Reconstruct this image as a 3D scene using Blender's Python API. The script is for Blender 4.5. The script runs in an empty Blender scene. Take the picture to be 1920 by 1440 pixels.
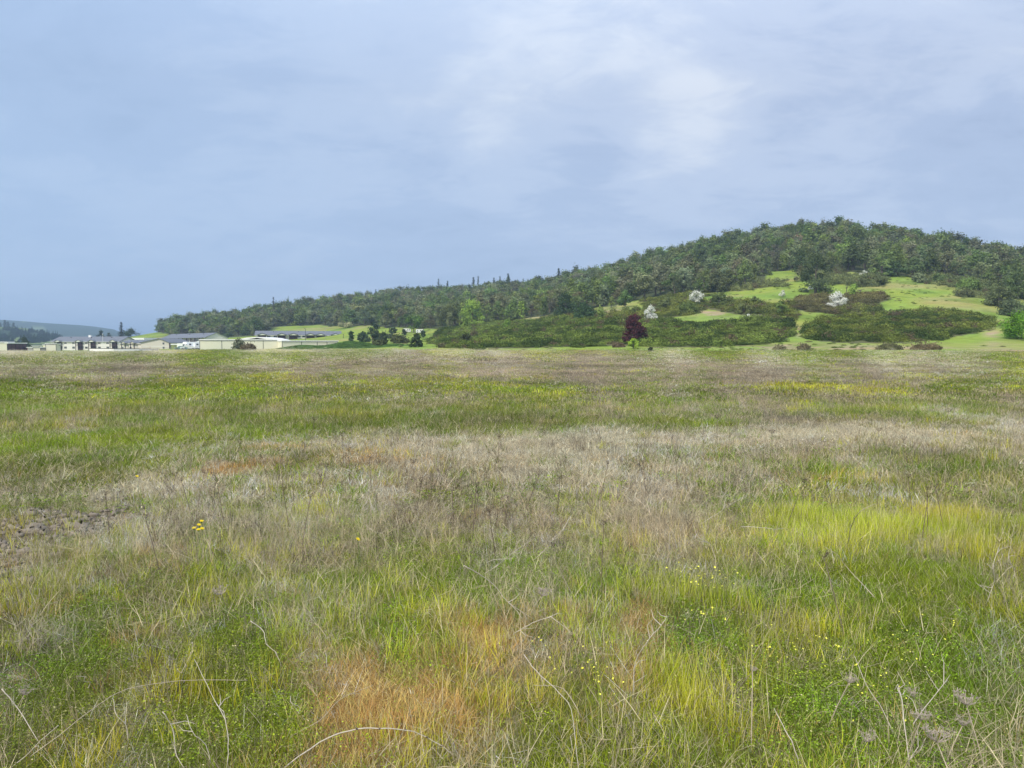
import bpy, math, random
import numpy as np
from mathutils import Vector, Matrix

R = math.radians
sc = bpy.context.scene
C = sc.collection
rng = np.random.default_rng(7)
random.seed(7)

# ------------------------------------------------------------------ camera
F = 1443.0; CX = 960.0; CY = 720.0; CAMH = 1.6; HOR = 645.0
PITCH = math.atan((CY-HOR)/F)
cp, sp = math.cos(PITCH), math.sin(PITCH)
cam = bpy.data.cameras.new('camera'); cam.sensor_width = 36; cam.lens = 36*F/1920
cam.clip_start = 0.05; cam.clip_end = 30000
camo = bpy.data.objects.new('camera', cam); C.objects.link(camo)
camo.location = (0, 0, CAMH); camo.rotation_euler = (math.pi/2-PITCH, 0, 0)
sc.camera = camo

# ------------------------------------------------------------------ view, world, sun
sc.view_settings.view_transform = 'Standard'; sc.view_settings.look = 'None'
sc.view_settings.exposure = 1.25; sc.view_settings.gamma = 1.0
sc.view_settings.use_curve_mapping = False
SUN_EL, SUN_AZ = R(44), R(-145)     # azimuth from +Y, clockwise positive
world = bpy.data.worlds.new('World'); sc.world = world; world.use_nodes = True
nt = world.node_tree; nt.nodes.clear()
def N(t, ty, **kw):
    n = t.nodes.new(ty)
    for k, v in kw.items(): setattr(n, k, v)
    return n
def setin(n, **kw):
    for k, v in kw.items(): n.inputs[k.replace('_', ' ')].default_value = v
def math_(t, op, a, b=None, c=None, clamp=False):
    n = t.nodes.new('ShaderNodeMath'); n.operation = op; n.use_clamp = clamp
    for i, x in enumerate((a, b, c)):
        if x is None: continue
        if hasattr(x, 'is_output'): t.links.new(x, n.inputs[i])
        else: n.inputs[i].default_value = x
    return n.outputs[0]
def mixc(t, fac, a, b, blend='MIX'):
    n = t.nodes.new('ShaderNodeMix'); n.data_type = 'RGBA'; n.blend_type = blend
    for s, x in ((n.inputs[0], fac), (n.inputs[6], a), (n.inputs[7], b)):
        if hasattr(x, 'is_output'): t.links.new(x, s)
        elif isinstance(x, (int, float)): s.default_value = x
        else: s.default_value = (*x, 1)
    return n.outputs[2]
def ramp(t, x, stops, interp='LINEAR'):
    n = t.nodes.new('ShaderNodeValToRGB'); n.color_ramp.interpolation = interp
    e = n.color_ramp.elements
    while len(e) < len(stops): e.new(0.5)
    for i, (p, c) in enumerate(stops):
        e[i].position = p; e[i].color = (*c, 1) if len(c) == 3 else c
    t.links.new(x, n.inputs[0]); return n.outputs[0]
sky = N(nt, 'ShaderNodeTexSky', sky_type='NISHITA', sun_disc=False, sun_elevation=SUN_EL, sun_rotation=SUN_AZ, air_density=1.2, dust_density=1.5)
tc = N(nt, 'ShaderNodeTexCoord'); sep = N(nt, 'ShaderNodeSeparateXYZ'); nt.links.new(tc.outputs['Generated'], sep.inputs[0])
sx, sy, sz = sep.outputs
zz = math_(nt, 'ADD', math_(nt, 'MAXIMUM', sz, 0.0), 0.22)
cxy = N(nt, 'ShaderNodeCombineXYZ')
nt.links.new(math_(nt, 'DIVIDE', sx, zz), cxy.inputs[0]); nt.links.new(math_(nt, 'DIVIDE', sy, zz), cxy.inputs[1])
def noise(t, vec, scale, detail, rough=0.5, dist=0.0, off=(0, 0, 0), stretch=(1, 1, 1), rot=0):
    m = N(t, 'ShaderNodeMapping'); m.inputs['Location'].default_value = off; m.inputs['Scale'].default_value = stretch
    m.inputs['Rotation'].default_value = (0, 0, rot)
    t.links.new(vec, m.inputs[0])
    n = N(t, 'ShaderNodeTexNoise'); setin(n, Scale=scale, Detail=detail, Roughness=rough, Distortion=dist)
    t.links.new(m.outputs[0], n.inputs['Vector']); return n.outputs['Fac']
n1 = noise(nt, cxy.outputs[0], 0.55, 5, 0.5, 0.3, (3.1, 1.7, 0), (1.0, 1.1, 1), R(25))
n2 = noise(nt, cxy.outputs[0], 1.9, 7, 0.6, 0.4, (0.4, 5.2, 0), (0.9, 1.15, 1), R(30))
n3 = noise(nt, cxy.outputs[0], 4.6, 7, 0.62, 0.8, (2.4, 0.2, 0), (0.9, 1.25, 1), R(33))
cl = math_(nt, 'ADD', math_(nt, 'ADD', math_(nt, 'MULTIPLY', n1, 0.44), math_(nt, 'MULTIPLY', n2, 0.36)), math_(nt, 'MULTIPLY', n3, 0.20))
def skydir(px, v):
    d = Vector(((px-CX)/F, cp+sp*(CY-v)/F, -sp+cp*(CY-v)/F)); return d.normalized()
def blob(px, v, r, amt):      # a soft cloud bank in this direction, r in radians
    d = skydir(px, v)
    dp = N(nt, 'ShaderNodeVectorMath', operation='DOT_PRODUCT'); nt.links.new(tc.outputs['Generated'], dp.inputs[0]); dp.inputs[1].default_value = d
    c0 = math.cos(r)
    f = math_(nt, 'DIVIDE', math_(nt, 'SUBTRACT', dp.outputs['Value'], c0), 1-c0, clamp=True)
    f = math_(nt, 'MULTIPLY', math_(nt, 'MULTIPLY', f, f), amt)
    return f
BLOBS = [(1270, 262, .10, .09), (1400, 215, .11, .06), (1560, 130, .22, .05), (1100, 0, .28, .12), (720, 60, .32, .09), (950, 330, .10, .03), (1650, 330, .16, .03), (1100, 230, .15, -.08),
         (850, 420, .30, -.05), (1500, 60, .2, -.04), (250, 420, .35, .05), (1480, 340, .2, -.03), (60, 60, .3, -.03), (1850, 350, .2, -.06), (1400, 420, .3, -.03)]
for b in BLOBS: cl = math_(nt, 'ADD', cl, blob(*b))
ccol = ramp(nt, cl, [(0.37, (2.85, 3.55, 5.0)), (0.46, (3.4, 4.15, 5.7)), (0.54, (4.2, 4.9, 6.3)), (0.66, (5.6, 6.1, 7.0))], 'EASE')
# pale haze band low down, bluer to the left where the cover thins
low = ramp(nt, sz, [(0.0, (1, 1, 1)), (0.13, (.55, .55, .55)), (0.30, (0, 0, 0))])
lw = N(nt, 'ShaderNodeMath', operation='MULTIPLY'); nt.links.new(low, lw.inputs[0]); lw.inputs[1].default_value = 0.6
ccol = mixc(nt, lw.outputs[0], ccol, (3.25, 4.3, 6.1))
leftm = math_(nt, 'MULTIPLY', math_(nt, 'MULTIPLY_ADD', sx, -1.3, 0.30, clamp=True), 0.6)
ccol = mixc(nt, leftm, ccol, (3.0, 4.3, 6.3))
up = math_(nt, 'MULTIPLY_ADD', math_(nt, 'MAXIMUM', math_(nt, 'SUBTRACT', sz, 0.30), 0.0), 1.3, 1.09)
upc = N(nt, 'ShaderNodeVectorMath', operation='SCALE'); nt.links.new(ccol, upc.inputs[0]); nt.links.new(up, upc.inputs['Scale'])
hi = math_(nt, 'MULTIPLY', math_(nt, 'MULTIPLY_ADD', sz, 2.2, -0.9, clamp=True), 0.55)     # unseen cover overhead, set greyer to take blue out of the light
upn = mixc(nt, hi, upc.outputs[0], (8.8, 9.0, 9.2))
skc = mixc(nt, 0.94, sky.outputs[0], upn)
bg = N(nt, 'ShaderNodeBackground'); bg.inputs['Strength'].default_value = 0.0535; nt.links.new(skc, bg.inputs['Color'])
wo = N(nt, 'ShaderNodeOutputWorld'); nt.links.new(bg.outputs[0], wo.inputs['Surface'])

sl = bpy.data.lights.new('sun', 'SUN'); sl.energy = 1.5; sl.angle = R(10); sl.color = (1.0, 0.92, 0.76)
so = bpy.data.objects.new('sun', sl); C.objects.link(so)
sdir = Vector((math.sin(SUN_AZ)*math.cos(SUN_EL), math.cos(SUN_AZ)*math.cos(SUN_EL), math.sin(SUN_EL)))
so.rotation_euler = sdir.to_track_quat('Z', 'Y').to_euler()
so.location = (0, -10, 60)

# ------------------------------------------------------------------ geometry between picture and place
def ray(px, v):
    t = (CY-v)/F
    return np.array([(px-CX)/F, cp+sp*t, -sp+cp*t])
def at(px, v, Y):                    # point on that sight line at depth Y
    d = ray(px, v); return Vector((d[0]*Y/d[1], Y, CAMH+d[2]*Y/d[1]))
def slope(v):
    t = (CY-np.asarray(v, float))/F
    return (-sp+cp*t)/(cp+sp*t)
def project(x, y, z):
    dep = y*cp-(z-CAMH)*sp
    u = y*sp+(z-CAMH)*cp
    return CX+F*x/dep, CY-F*u/dep

# ------------------------------------------------------------------ numeric noise
def _hash(ix, iy, s):
    h = (ix.astype(np.int64)*374761393+iy.astype(np.int64)*668265263+s*1442695041) & 0xffffffff
    h = ((h ^ (h >> 13))*1274126177) & 0xffffffff
    return ((h ^ (h >> 16)) & 0xffffff)/float(0xffffff)
def vnoise(x, y, s=0):
    x = np.asarray(x, float); y = np.asarray(y, float)
    ix = np.floor(x); iy = np.floor(y); fx = x-ix; fy = y-iy
    fx = fx*fx*(3-2*fx); fy = fy*fy*(3-2*fy)
    a = _hash(ix, iy, s); b = _hash(ix+1, iy, s); c = _hash(ix, iy+1, s); d = _hash(ix+1, iy+1, s)
    return (a*(1-fx)+b*fx)*(1-fy)+(c*(1-fx)+d*fx)*fy
def fbm(x, y, s=0, o=4):
    r = 0; a = .5; t = 0
    for k in range(o):
        r = r+a*vnoise(x*2**k+k*17.3, y*2**k-k*9.1, s+k); t += a; a *= .5
    return r/t

# ------------------------------------------------------------------ terrain
COLS = {  # picture column: [(depth, row of the bare ground)]
 -700: [(70, None), (240, 659.5), (430, 657), (700, 652), (1500, 646)],
 0:    [(70, None), (240, 659.0), (300, 657.3), (430, 656.5), (700, 652), (1500, 646)],
 170:  [(70, None), (235, 660.0), (300, 658.5), (440, 657), (580, 650), (900, 644)],
 240:  [(70, None), (240, 659.5), (300, 658.5), (440, 656.5), (540, 641), (640, 632), (900, 634)],
 300:  [(70, None), (240, 658.0), (310, 657.0), (420, 655.5), (530, 639), (650, 622), (900, 628)],
 380:  [(70, None), (240, 656.5), (300, 655.0), (400, 648), (520, 634), (665, 609), (900, 618)],
 450:  [(70, None), (240, 656.0), (300, 654.0), (400, 646), (520, 627), (680, 602), (900, 612)],
 520:  [(70, None), (240, 656.0), (300, 652.0), (420, 640), (540, 614), (690, 590), (900, 604)],
 600:  [(70, None), (240, 656.0), (300, 650.0), (420, 636), (540, 612), (700, 578), (900, 595)],
 700:  [(70, None), (210, 656.0), (250, 651), (330, 638), (430, 618), (560, 595), (710, 566), (950, 590)],
 850:  [(70, None), (175, 656.0), (220, 647), (290, 630), (400, 607), (520, 582), (700, 556), (950, 585)],
 1000: [(70, None), (165, 656.0), (200, 645), (260, 622), (340, 598), (460, 575), (640, 546), (900, 580)],
 1080: [(70, None), (160, 656.0), (195, 641), (245, 610), (320, 585), (440, 560), (590, 535), (850, 570)],
 1200: [(70, None), (155, 656.0), (185, 639), (225, 607), (290, 570), (400, 535), (530, 500), (800, 545)],
 1350: [(70, None), (150, 656.5), (178, 640), (212, 603), (265, 562), (360, 515), (500, 470), (760, 530)],
 1480: [(70, None), (146, 656.5), (170, 643), (210, 597), (265, 548), (350, 500), (480, 440), (740, 505)],
 1560: [(70, None), (143, 657.0), (168, 643), (212, 594), (265, 543), (340, 498), (475, 441), (730, 505)],
 1650: [(70, None), (140, 657.0), (165, 643), (212, 592), (270, 530), (340, 497), (470, 452), (720, 515)],
 1800: [(70, None), (132, 657.5), (160, 645), (208, 592), (270, 532), (340, 510), (455, 478), (700, 530)],
 1920: [(65, None), (120, 658.0), (150, 646), (200, 604), (260, 560), (330, 525), (435, 503), (680, 545)],
 2300: [(60, None), (115, 660.0), (150, 648), (200, 618), (280, 585), (410, 555), (650, 580)],
}
YG = np.arange(0, 1504, 4.0)
PXG = np.arange(-700, 2301, 20.0)
def _table():
    keys = sorted(COLS); rows = []
    crest = []
    for k in keys:
        ys = [0, 40]; zs = [0, 0]
        for (y, v) in COLS[k]:
            ys.append(y); zs.append((-0.15 if k < 700 else 0.0) if v is None else CAMH+y*float(slope(v)))
        ys.append(1600); zs.append(zs[-1]*0.3 if zs[-1] > 3 else zs[-1])
        z = np.interp(YG, ys, zs)
        ker = np.array([1, 2, 3, 4, 3, 2, 1.]); ker /= ker.sum()
        zp = np.pad(z, 3, mode='edge'); z = np.convolve(zp, ker, 'valid')
        rows.append(z); crest.append(COLS[k][-2][0])
    rows = np.array(rows)
    T = np.array([np.interp(PXG, keys, rows[:, j]) for j in range(len(YG))]).T
    ker = np.array([1, 2, 1.])/4
    T[1:-1] = T[:-2]*.25+T[1:-1]*.5+T[2:]*.25
    return T, keys, crest
TT, CK, CREST = _table()
def crest_y(px): return np.interp(px, CK, CREST)
AMX = R(50)
def height(x, y):
    x = np.asarray(x, float); y = np.asarray(y, float)
    r = np.hypot(x, y); a = np.arctan2(x, y); aa = np.clip(a, -AMX, AMX)
    dep = np.where(np.abs(a) < AMX, y, r*math.cos(AMX))
    px = CX+F*np.tan(aa)/cp
    gx = np.clip((px-PXG[0])/20.0, 0, len(PXG)-1.001); gy = np.clip(dep/4.0, 0, len(YG)-1.001)
    ix = gx.astype(int); iy = gy.astype(int); fx = gx-ix; fy = gy-iy
    z = (TT[ix, iy]*(1-fx)+TT[ix+1, iy]*fx)*(1-fy)+(TT[ix, iy+1]*(1-fx)+TT[ix+1, iy+1]*fx)*fy
    z = z*np.clip((R(140)-np.abs(a))/R(60), 0, 1)
    z = z*np.clip((2600-r)/900, 0, 1)
    # mound of grass in front of the third storage row
    mx, my = at(640, 650, 236).x, 236
    z = z+np.clip(1-((x-mx)/19.5)**2, 0, 1)**0.9*np.exp(-((y-my)/9)**2)*(1.75+.5*np.sin(x*.35))
    # small relief
    amp = np.clip((dep-140)/120, 0, 1)*np.clip((px-650)/250+np.clip((dep-560)/150, 0, 1), 0.06, 1)
    z = z+(fbm(x/28, y/28, 5)-.5)*3.0*amp*np.clip((900-r)/300, 0, 1)
    z = z+(fbm(x/1.7, y/1.7, 9, 3)-.5)*0.10*np.clip(1-r/120, 0, 1)+(fbm(x/9, y/9, 19, 2)-.5)*0.22*np.clip((r-6)/20, 0, 1)
    return z
def gz(x, y): return float(height(np.array([x]), np.array([y]))[0])
_yy = np.arange(60, 900, 1.0)
def ground_at(px, v, ymin=60):       # first ground point seen in that sight line
    d = ray(px, v); xs = d[0]/d[1]*_yy; zs = height(xs, _yy)
    zl = CAMH+d[2]/d[1]*_yy
    hit = np.where((zs >= zl) & (_yy >= ymin))[0]
    i = hit[0] if len(hit) else len(_yy)-1
    return Vector((xs[i], _yy[i], zs[i]))

def inpoly(px, v, poly):
    px = np.asarray(px); v = np.asarray(v); ins = np.zeros(px.shape, bool)
    n = len(poly)
    for i in range(n):
        x0, y0 = poly[i]; x1, y1 = poly[(i+1) % n]
        c = ((y0 > v) != (y1 > v)) & (px < (x1-x0)*(v-y0)/((y1-y0) if y1 != y0 else 1e-9)+x0)
        ins ^= c
    return ins

# ------------------------------------------------------------------ mesh helpers
def mesh_np(name, verts, quads=None, tris=None, mats=(), attrs=None, qm=None, tm=None, smooth=False):
    me = bpy.data.meshes.new(name)
    verts = np.asarray(verts, np.float32).reshape(-1, 3)
    q = np.zeros((0, 4), np.int32) if quads is None or len(quads) == 0 else np.asarray(quads, np.int32)
    t = np.zeros((0, 3), np.int32) if tris is None or len(tris) == 0 else np.asarray(tris, np.int32)
    me.vertices.add(len(verts)); me.vertices.foreach_set('co', verts.ravel())
    me.loops.add(q.size+t.size); me.loops.foreach_set('vertex_index', np.concatenate([q.ravel(), t.ravel()]))
    me.polygons.add(len(q)+len(t))
    st = np.concatenate([np.arange(len(q))*4, q.size+np.arange(len(t))*3]).astype(np.int32)
    me.polygons.foreach_set('loop_start', st)
    for m in mats: me.materials.append(m)
    if qm is not None or tm is not None:
        mi = np.concatenate([np.zeros(len(q)) if qm is None else qm, np.zeros(len(t)) if tm is None else tm]).astype(np.int32)
        me.polygons.foreach_set('material_index', mi)
    if smooth: me.polygons.foreach_set('use_smooth', np.ones(len(q)+len(t), bool))
    if attrs:
        for k, (ty, dom, arr) in attrs.items():
            a = me.attributes.new(k, ty, dom)
            a.data.foreach_set('color' if ty == 'FLOAT_COLOR' else ('vector' if ty == 'FLOAT_VECTOR' else 'value'), np.asarray(arr).ravel())
    me.update(calc_edges=True); me.validate()
    return me
class MB:                              # polygon mesh builder for hand made things
    def __init__(s): s.v = []; s.f = []; s.m = []
    def box(s, x0, x1, y0, y1, z0, z1, m=0):
        b = len(s.v); s.v += [(x, y, z) for z in (z0, z1) for y in (y0, y1) for x in (x0, x1)]
        for f in ((0, 2, 3, 1), (4, 5, 7, 6), (0, 1, 5, 4), (2, 6, 7, 3), (0, 4, 6, 2), (1, 3, 7, 5)):
            s.f.append([b+i for i in f]); s.m.append(m)
        return s
    def prism(s, pts, y0, y1, axis='y', m=0):   # profile (a, z) extruded along y (or x)
        b = len(s.v); n = len(pts)
        for yy in (y0, y1):
            for (a, z) in pts: s.v.append((a, yy, z) if axis == 'y' else (yy, a, z))
        s.f.append([b+i for i in range(n)]); s.f.append([b+n+i for i in reversed(range(n))]); s.m += [m, m]
        for i in range(n):
            j = (i+1) % n; s.f.append([b+i, b+n+i, b+n+j, b+j]); s.m.append(m)
        return s
    def tube(s, pts, radii, n=6, m=0):
        b = len(s.v); P = [Vector(p) for p in pts]
        for i, p in enumerate(P):
            d = (P[min(i+1, len(P)-1)]-P[max(i-1, 0)]).normalized()
            u = d.cross(Vector((0.3, 0.9, 0.31))).normalized(); w = d.cross(u)
            r = radii[i] if hasattr(radii, '__len__') else radii
            for k in range(n):
                a = 2*math.pi*k/n; s.v.append(tuple(p+(u*math.cos(a)+w*math.sin(a))*r))
        for i in range(len(P)-1):
            for k in range(n):
                k2 = (k+1) % n; s.f.append([b+i*n+k, b+i*n+k2, b+(i+1)*n+k2, b+(i+1)*n+k]); s.m.append(m)
        s.f.append([b+k for k in reversed(range(n))]); s.f.append([b+(len(P)-1)*n+k for k in range(n)]); s.m += [m, m]
        return s
    def poly(s, pts, m=0):
        b = len(s.v); s.v += [tuple(p) for p in pts]; s.f.append(list(range(b, b+len(pts)))); s.m.append(m); return s
    def mesh(s, name, mats):
        me = bpy.data.meshes.new(name); me.from_pydata(s.v, [], s.f)
        for mm in (mats if isinstance(mats, (list, tuple)) else [mats]): me.materials.append(mm)
        me.polygons.foreach_set('material_index', s.m); me.update()
        return me
def link(name, me, parent=None, loc=None, rz=0, smooth=False):
    o = bpy.data.objects.new(name, me); C.objects.link(o)
    if parent is not None: o.parent = parent
    if loc is not None: o.location = loc
    if rz: o.rotation_euler = (0, 0, rz)
    if smooth and me is not None: me.polygons.foreach_set('use_smooth', [True]*len(me.polygons))
    return o
def tag(o, label=None, cat=None, group=None, kind=None):
    if label: o['label'] = label
    if cat: o['category'] = cat
    if group: o['group'] = group
    if kind: o['kind'] = kind
    return o
def thing(name, label, cat, loc, rz=0, group=None):
    return tag(link(name, None, None, loc, rz), label, cat, group)
_children = {}
def dup(root, loc=None, rz=None, label=None, scale=None):
    r = root.copy(); C.objects.link(r)
    if loc is not None: r.location = loc
    if rz is not None: r.rotation_euler = (0, 0, rz)
    if scale is not None: r.scale = scale
    if label: r['label'] = label
    for ch in list(root.children):
        c = ch.copy(); C.objects.link(c); c.parent = r
        for g in list(ch.children):
            d = g.copy(); C.objects.link(d); d.parent = c
    return r

# ------------------------------------------------------------------ materials
def mat(name, col, rough=0.8, var=0.0, scale=5.0, metal=0.0, bump=0.0, spec=0.3):
    m = bpy.data.materials.new(name); m.use_nodes = True; t = m.node_tree; p = t.nodes['Principled BSDF']
    p.inputs['Base Color'].default_value = (*col, 1); p.inputs['Roughness'].default_value = rough
    p.inputs['Metallic'].default_value = metal; p.inputs['Specular IOR Level'].default_value = spec
    if var or bump:
        g = N(t, 'ShaderNodeTexCoord')
        f = noise(t, g.outputs['Object'], scale, 5, 0.6)
        if var:
            c = mixc(t, f, tuple(x*(1-var) for x in col), tuple(min(1, x*(1+var)) for x in col)); t.links.new(c, p.inputs['Base Color'])
        if bump:
            b = N(t, 'ShaderNodeBump'); b.inputs['Strength'].default_value = bump; t.links.new(f, b.inputs['Height']); t.links.new(b.outputs[0], p.inputs['Normal'])
    return m
def leaf_mat(name, source, base=(1, 1, 1), trans=0.3, vamp=0.6, gloss=0.06, dry=False):
    """source: 'inst' colour carried by the instance, 'obj' object colour, or 'flat'"""
    m = bpy.data.materials.new(name); m.use_nodes = True; t = m.node_tree; t.nodes.clear()
    vb = N(t, 'ShaderNodeAttribute', attribute_name='vb')
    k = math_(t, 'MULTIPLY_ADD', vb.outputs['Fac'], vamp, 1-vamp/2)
    if source == 'inst': c = N(t, 'ShaderNodeAttribute', attribute_name='col', attribute_type='INSTANCER').outputs['Color']
    elif source == 'obj': c = N(t, 'ShaderNodeObjectInfo').outputs['Color']
    else:
        r_ = N(t, 'ShaderNodeRGB'); r_.outputs[0].default_value = (*base, 1); c = r_.outputs[0]
    if dry:
        da = N(t, 'ShaderNodeAttribute', attribute_name='dry'); c = mixc(t, da.outputs['Fac'], c, (.74, .63, .40))
    s = N(t, 'ShaderNodeVectorMath', operation='SCALE'); t.links.new(c, s.inputs[0]); t.links.new(k, s.inputs['Scale'])
    d = N(t, 'ShaderNodeBsdfDiffuse'); t.links.new(s.outputs[0], d.inputs[0])
    tr = N(t, 'ShaderNodeBsdfTranslucent'); t.links.new(s.outputs[0], tr.inputs[0])
    mx = N(t, 'ShaderNodeMixShader'); mx.inputs[0].default_value = trans
    t.links.new(d.outputs[0], mx.inputs[1]); t.links.new(tr.outputs[0], mx.inputs[2])
    out = mx.outputs[0]
    if gloss:
        g = N(t, 'ShaderNodeBsdfGlossy'); g.inputs['Roughness'].default_value = 0.45; g.inputs['Color'].default_value = (.9, .95, 1, 1)
        m2 = N(t, 'ShaderNodeMixShader'); m2.inputs[0].default_value = gloss
        t.links.new(out, m2.inputs[1]); t.links.new(g.outputs[0], m2.inputs[2]); out = m2.outputs[0]
    o = N(t, 'ShaderNodeOutputMaterial'); t.links.new(out, o.inputs[0])
    return m
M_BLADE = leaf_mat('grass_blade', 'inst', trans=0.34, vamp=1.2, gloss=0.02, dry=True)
M_LEAF_I = leaf_mat('leaf_instanced', 'inst', trans=0.28, vamp=0.9, gloss=0.0)
M_LEAF_O = leaf_mat('leaf_single', 'obj', trans=0.28, vamp=0.9, gloss=0.0)
M_BARK = mat('bark', (0.13, 0.11, 0.09), 0.9, 0.35, 3)
M_STICK = leaf_mat('dry_stick', 'flat', (0.42, 0.36, 0.29), 0.0, 0.7, 0.04)

# ground: colour per place from the 'gc' attribute, broken up by noise
def ground_mat():
    m = bpy.data.materials.new('meadow_ground'); m.use_nodes = True; t = m.node_tree; p = t.nodes['Principled BSDF']
    a = N(t, 'ShaderNodeAttribute', attribute_name='gc')
    g = N(t, 'ShaderNodeTexCoord')
    f1 = noise(t, g.outputs['Object'], 0.35, 8, 0.65); f2 = noise(t, g.outputs['Object'], 9.0, 6, 0.7); f3 = noise(t, g.outputs['Object'], 0.06, 4, 0.6)
    k = math_(t, 'ADD', math_(t, 'MULTIPLY', f1, 0.9), math_(t, 'MULTIPLY', f2, 0.5)); k = math_(t, 'ADD', k, 0.30)
    s = N(t, 'ShaderNodeVectorMath', operation='SCALE'); t.links.new(a.outputs['Color'], s.inputs[0]); t.links.new(k, s.inputs['Scale'])
    tint = ramp(t, f3, [(0.35, (1.08, 1.0, 0.9)), (0.65, (0.90, 1.0, 1.0))])
    c = mixc(t, 1.0, s.outputs[0], tint, 'MULTIPLY')
    t.links.new(c, p.inputs['Base Color']); p.inputs['Roughness'].default_value = 1; p.inputs['Specular IOR Level'].default_value = 0.05
    b = N(t, 'ShaderNodeBump'); b.inputs['Strength'].default_value = 0.6; b.inputs['Distance'].default_value = 0.12
    t.links.new(f2, b.inputs['Height']); t.links.new(b.outputs[0], p.inputs['Normal'])
    return m
M_GROUND = ground_mat()

# ------------------------------------------------------------------ what grows where on the field
# types: 0 lush 1 tall 2 orange 3 straw 4 stalk 5 leafy 6 mauve
NT = 7
TCOL = np.array([(.21, .295, .016), (.46, .47, .034), (.67, .42, .15), (.90, .80, .60), (.50, .43, .31), (.21, .30, .016), (.39, .33, .245)])
BV = np.array([
 [600, .6, .2, 0, .6, 0, 0, .2], [657, .6, .18, 0, .5, 0, 0, .3], [664, .5, .15, 0, .35, 0, 0, .5], [680, .3, .10, 0, .3, 0, 0, 1.5], [705, .55, .18, 0, .2, 0, 0, 1.1],
 [732, 1.4, .3, 0, .15, 0, 0, .25], [765, 1.3, .2, 0, .15, .08, 0, .35], [800, 1.5, .15, 0, .25, .05, 0, .15],
 [830, .28, .1, .05, .95, .35, 0, .1], [900, .18, .1, .06, 1.0, .5, .1, 0], [960, .40, .15, .04, .65, .5, .25, 0], [1020, .65, .18, .04, .38, .45, .45, 0],
 [1100, .55, .28, .05, .36, .30, .45, 0], [1250, .5, .32, .10, .30, .18, .6, 0], [1440, .5, .36, .12, .28, .12, .7, 0], [3000, .6, .35, .1, .2, .15, .7, 0]])
PATCHES = [
 (250, 668, 300, 7, 0, .5), (150, 697, 300, 12, 6, .7), (420, 692, 180, 10, 6, .6), (200, 740, 260, 16, 0, .6), (650, 735, 250, 14, 0, .5),
 (1100, 690, 380, 18, 6, 1.0), (1300, 722, 250, 12, 6, .5), (1600, 668, 320, 7, 0, .4), (1010, 742, 80, 9, 1, 1.3), (1550, 738, 90, 10, 1, .9),
 (820, 724, 120, 8, 1, .5), (500, 712, 150, 8, 1, .5), (420, 790, 200, 12, 6, .8), (60, 790, 120, 22, 4, .4), (160, 762, 120, 7, 0, 1.2), (870, 750, 60, 6, 4, .8), (1740, 768, 150, 7, 0, .8), (220, 832, 260, 24, 0, 3.0), (60, 878, 110, 26, 0, 2.2),
 (560, 800, 160, 10, 0, .5), (720, 800, 190, 14, 0, 1.3), (1640, 785, 90, 8, 0, .9), (1300, 775, 220, 10, 6, .5), (1750, 760, 200, 10, 4, .5),
 (1000, 832, 190, 18, 3, 2.6), (1250, 820, 200, 12, 3, 1.8), (1650, 822, 260, 12, 3, 2.4), (1890, 798, 50, 20, 3, 1.2), (640, 832, 80, 10, 3, 1.0), (350, 850, 200, 10, 3, .4),
 (490, 878, 75, 11, 2, 1.1), (745, 862, 55, 11, 2, 1.1), (600, 838, 50, 6, 2, 1.0), (430, 892, 50, 6, 2, 1.), (1170, 857, 40, 6, 2, .8), (1620, 915, 80, 10, 2, .5), (1450, 1000, 50, 16, 2, .5),
 (745, 1290, 95, 60, 2, 1.8), (870, 1150, 60, 26, 2, 1.4), (690, 1370, 80, 50, 2, .9), (1190, 1190, 40, 40, 2, 1.3), (1560, 1155, 90, 22, 2, .5), (300, 1200, 50, 15, 2, .5),
 (1200, 1290, 90, 60, 2, .8), (220, 1010, 120, 40, 3, .8), (170, 940, 150, 30, 3, .6), (450, 935, 200, 30, 3, .5), (1200, 905, 250, 25, 3, .6), (1120, 860, 200, 18, 3, .6),
 (900, 1000, 330, 45, 4, .35), (880, 1030, 360, 50, 5, .35), (880, 1030, 360, 50, 0, .3), (1200, 965, 150, 50, 4, 1.2), (500, 1040, 250, 45, 4, .7), (1390, 905, 110, 20, 4, .8), (1900, 1090, 50, 60, 4, .9), (180, 1090, 120, 30, 4, .4),
 (1760, 1120, 210, 75, 0, 1.6), (1860, 905, 120, 30, 0, 1.2), (1800, 1250, 210, 110, 5, 1.2), (1750, 1200, 260, 120, 0, 1.0), (1560, 1290, 120, 60, 5, 1.0), (1650, 930, 120, 40, 0, .5),
 (1740, 1010, 190, 34, 1, 1.2), (1310, 1360, 70, 65, 1, 1.5), (1590, 1000, 70, 25, 1, 1.0), (1280, 1110, 90, 25, 1, .8), (1050, 1380, 150, 60, 0, .9), (1560, 1170, 120, 25, 1, .7),
 (950, 1085, 330, 28, 0, .9), (620, 1110, 120, 30, 0, .7), (200, 1260, 250, 80, 5, .5), (60, 1340, 160, 60, 5, .4), (480, 1390, 110, 50, 5, 1.4), (1300, 1180, 140, 40, 5, .9),
 (970, 930, 120, 15, 5, .8), (40, 960, 90, 20, 5, .6), (120, 1150, 120, 25, 5, .8), (700, 1180, 60, 25, 0, .5), (400, 1150, 140, 25, 0, .5),
]
def depth_of(v): return -CAMH/float(slope(v))
PW = []
for (px, v, rx, ry, ty, am) in PATCHES:
    y0 = depth_of(v); ya = depth_of(max(v-ry, 655)); yb = depth_of(v+ry)
    PW.append(((px-CX)/F*y0/cp, y0, rx/F*y0, max((ya-y0), (y0-yb), .12), ty, am))
SOIL = ((30-CX)/F*depth_of(1010), depth_of(1010))
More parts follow.
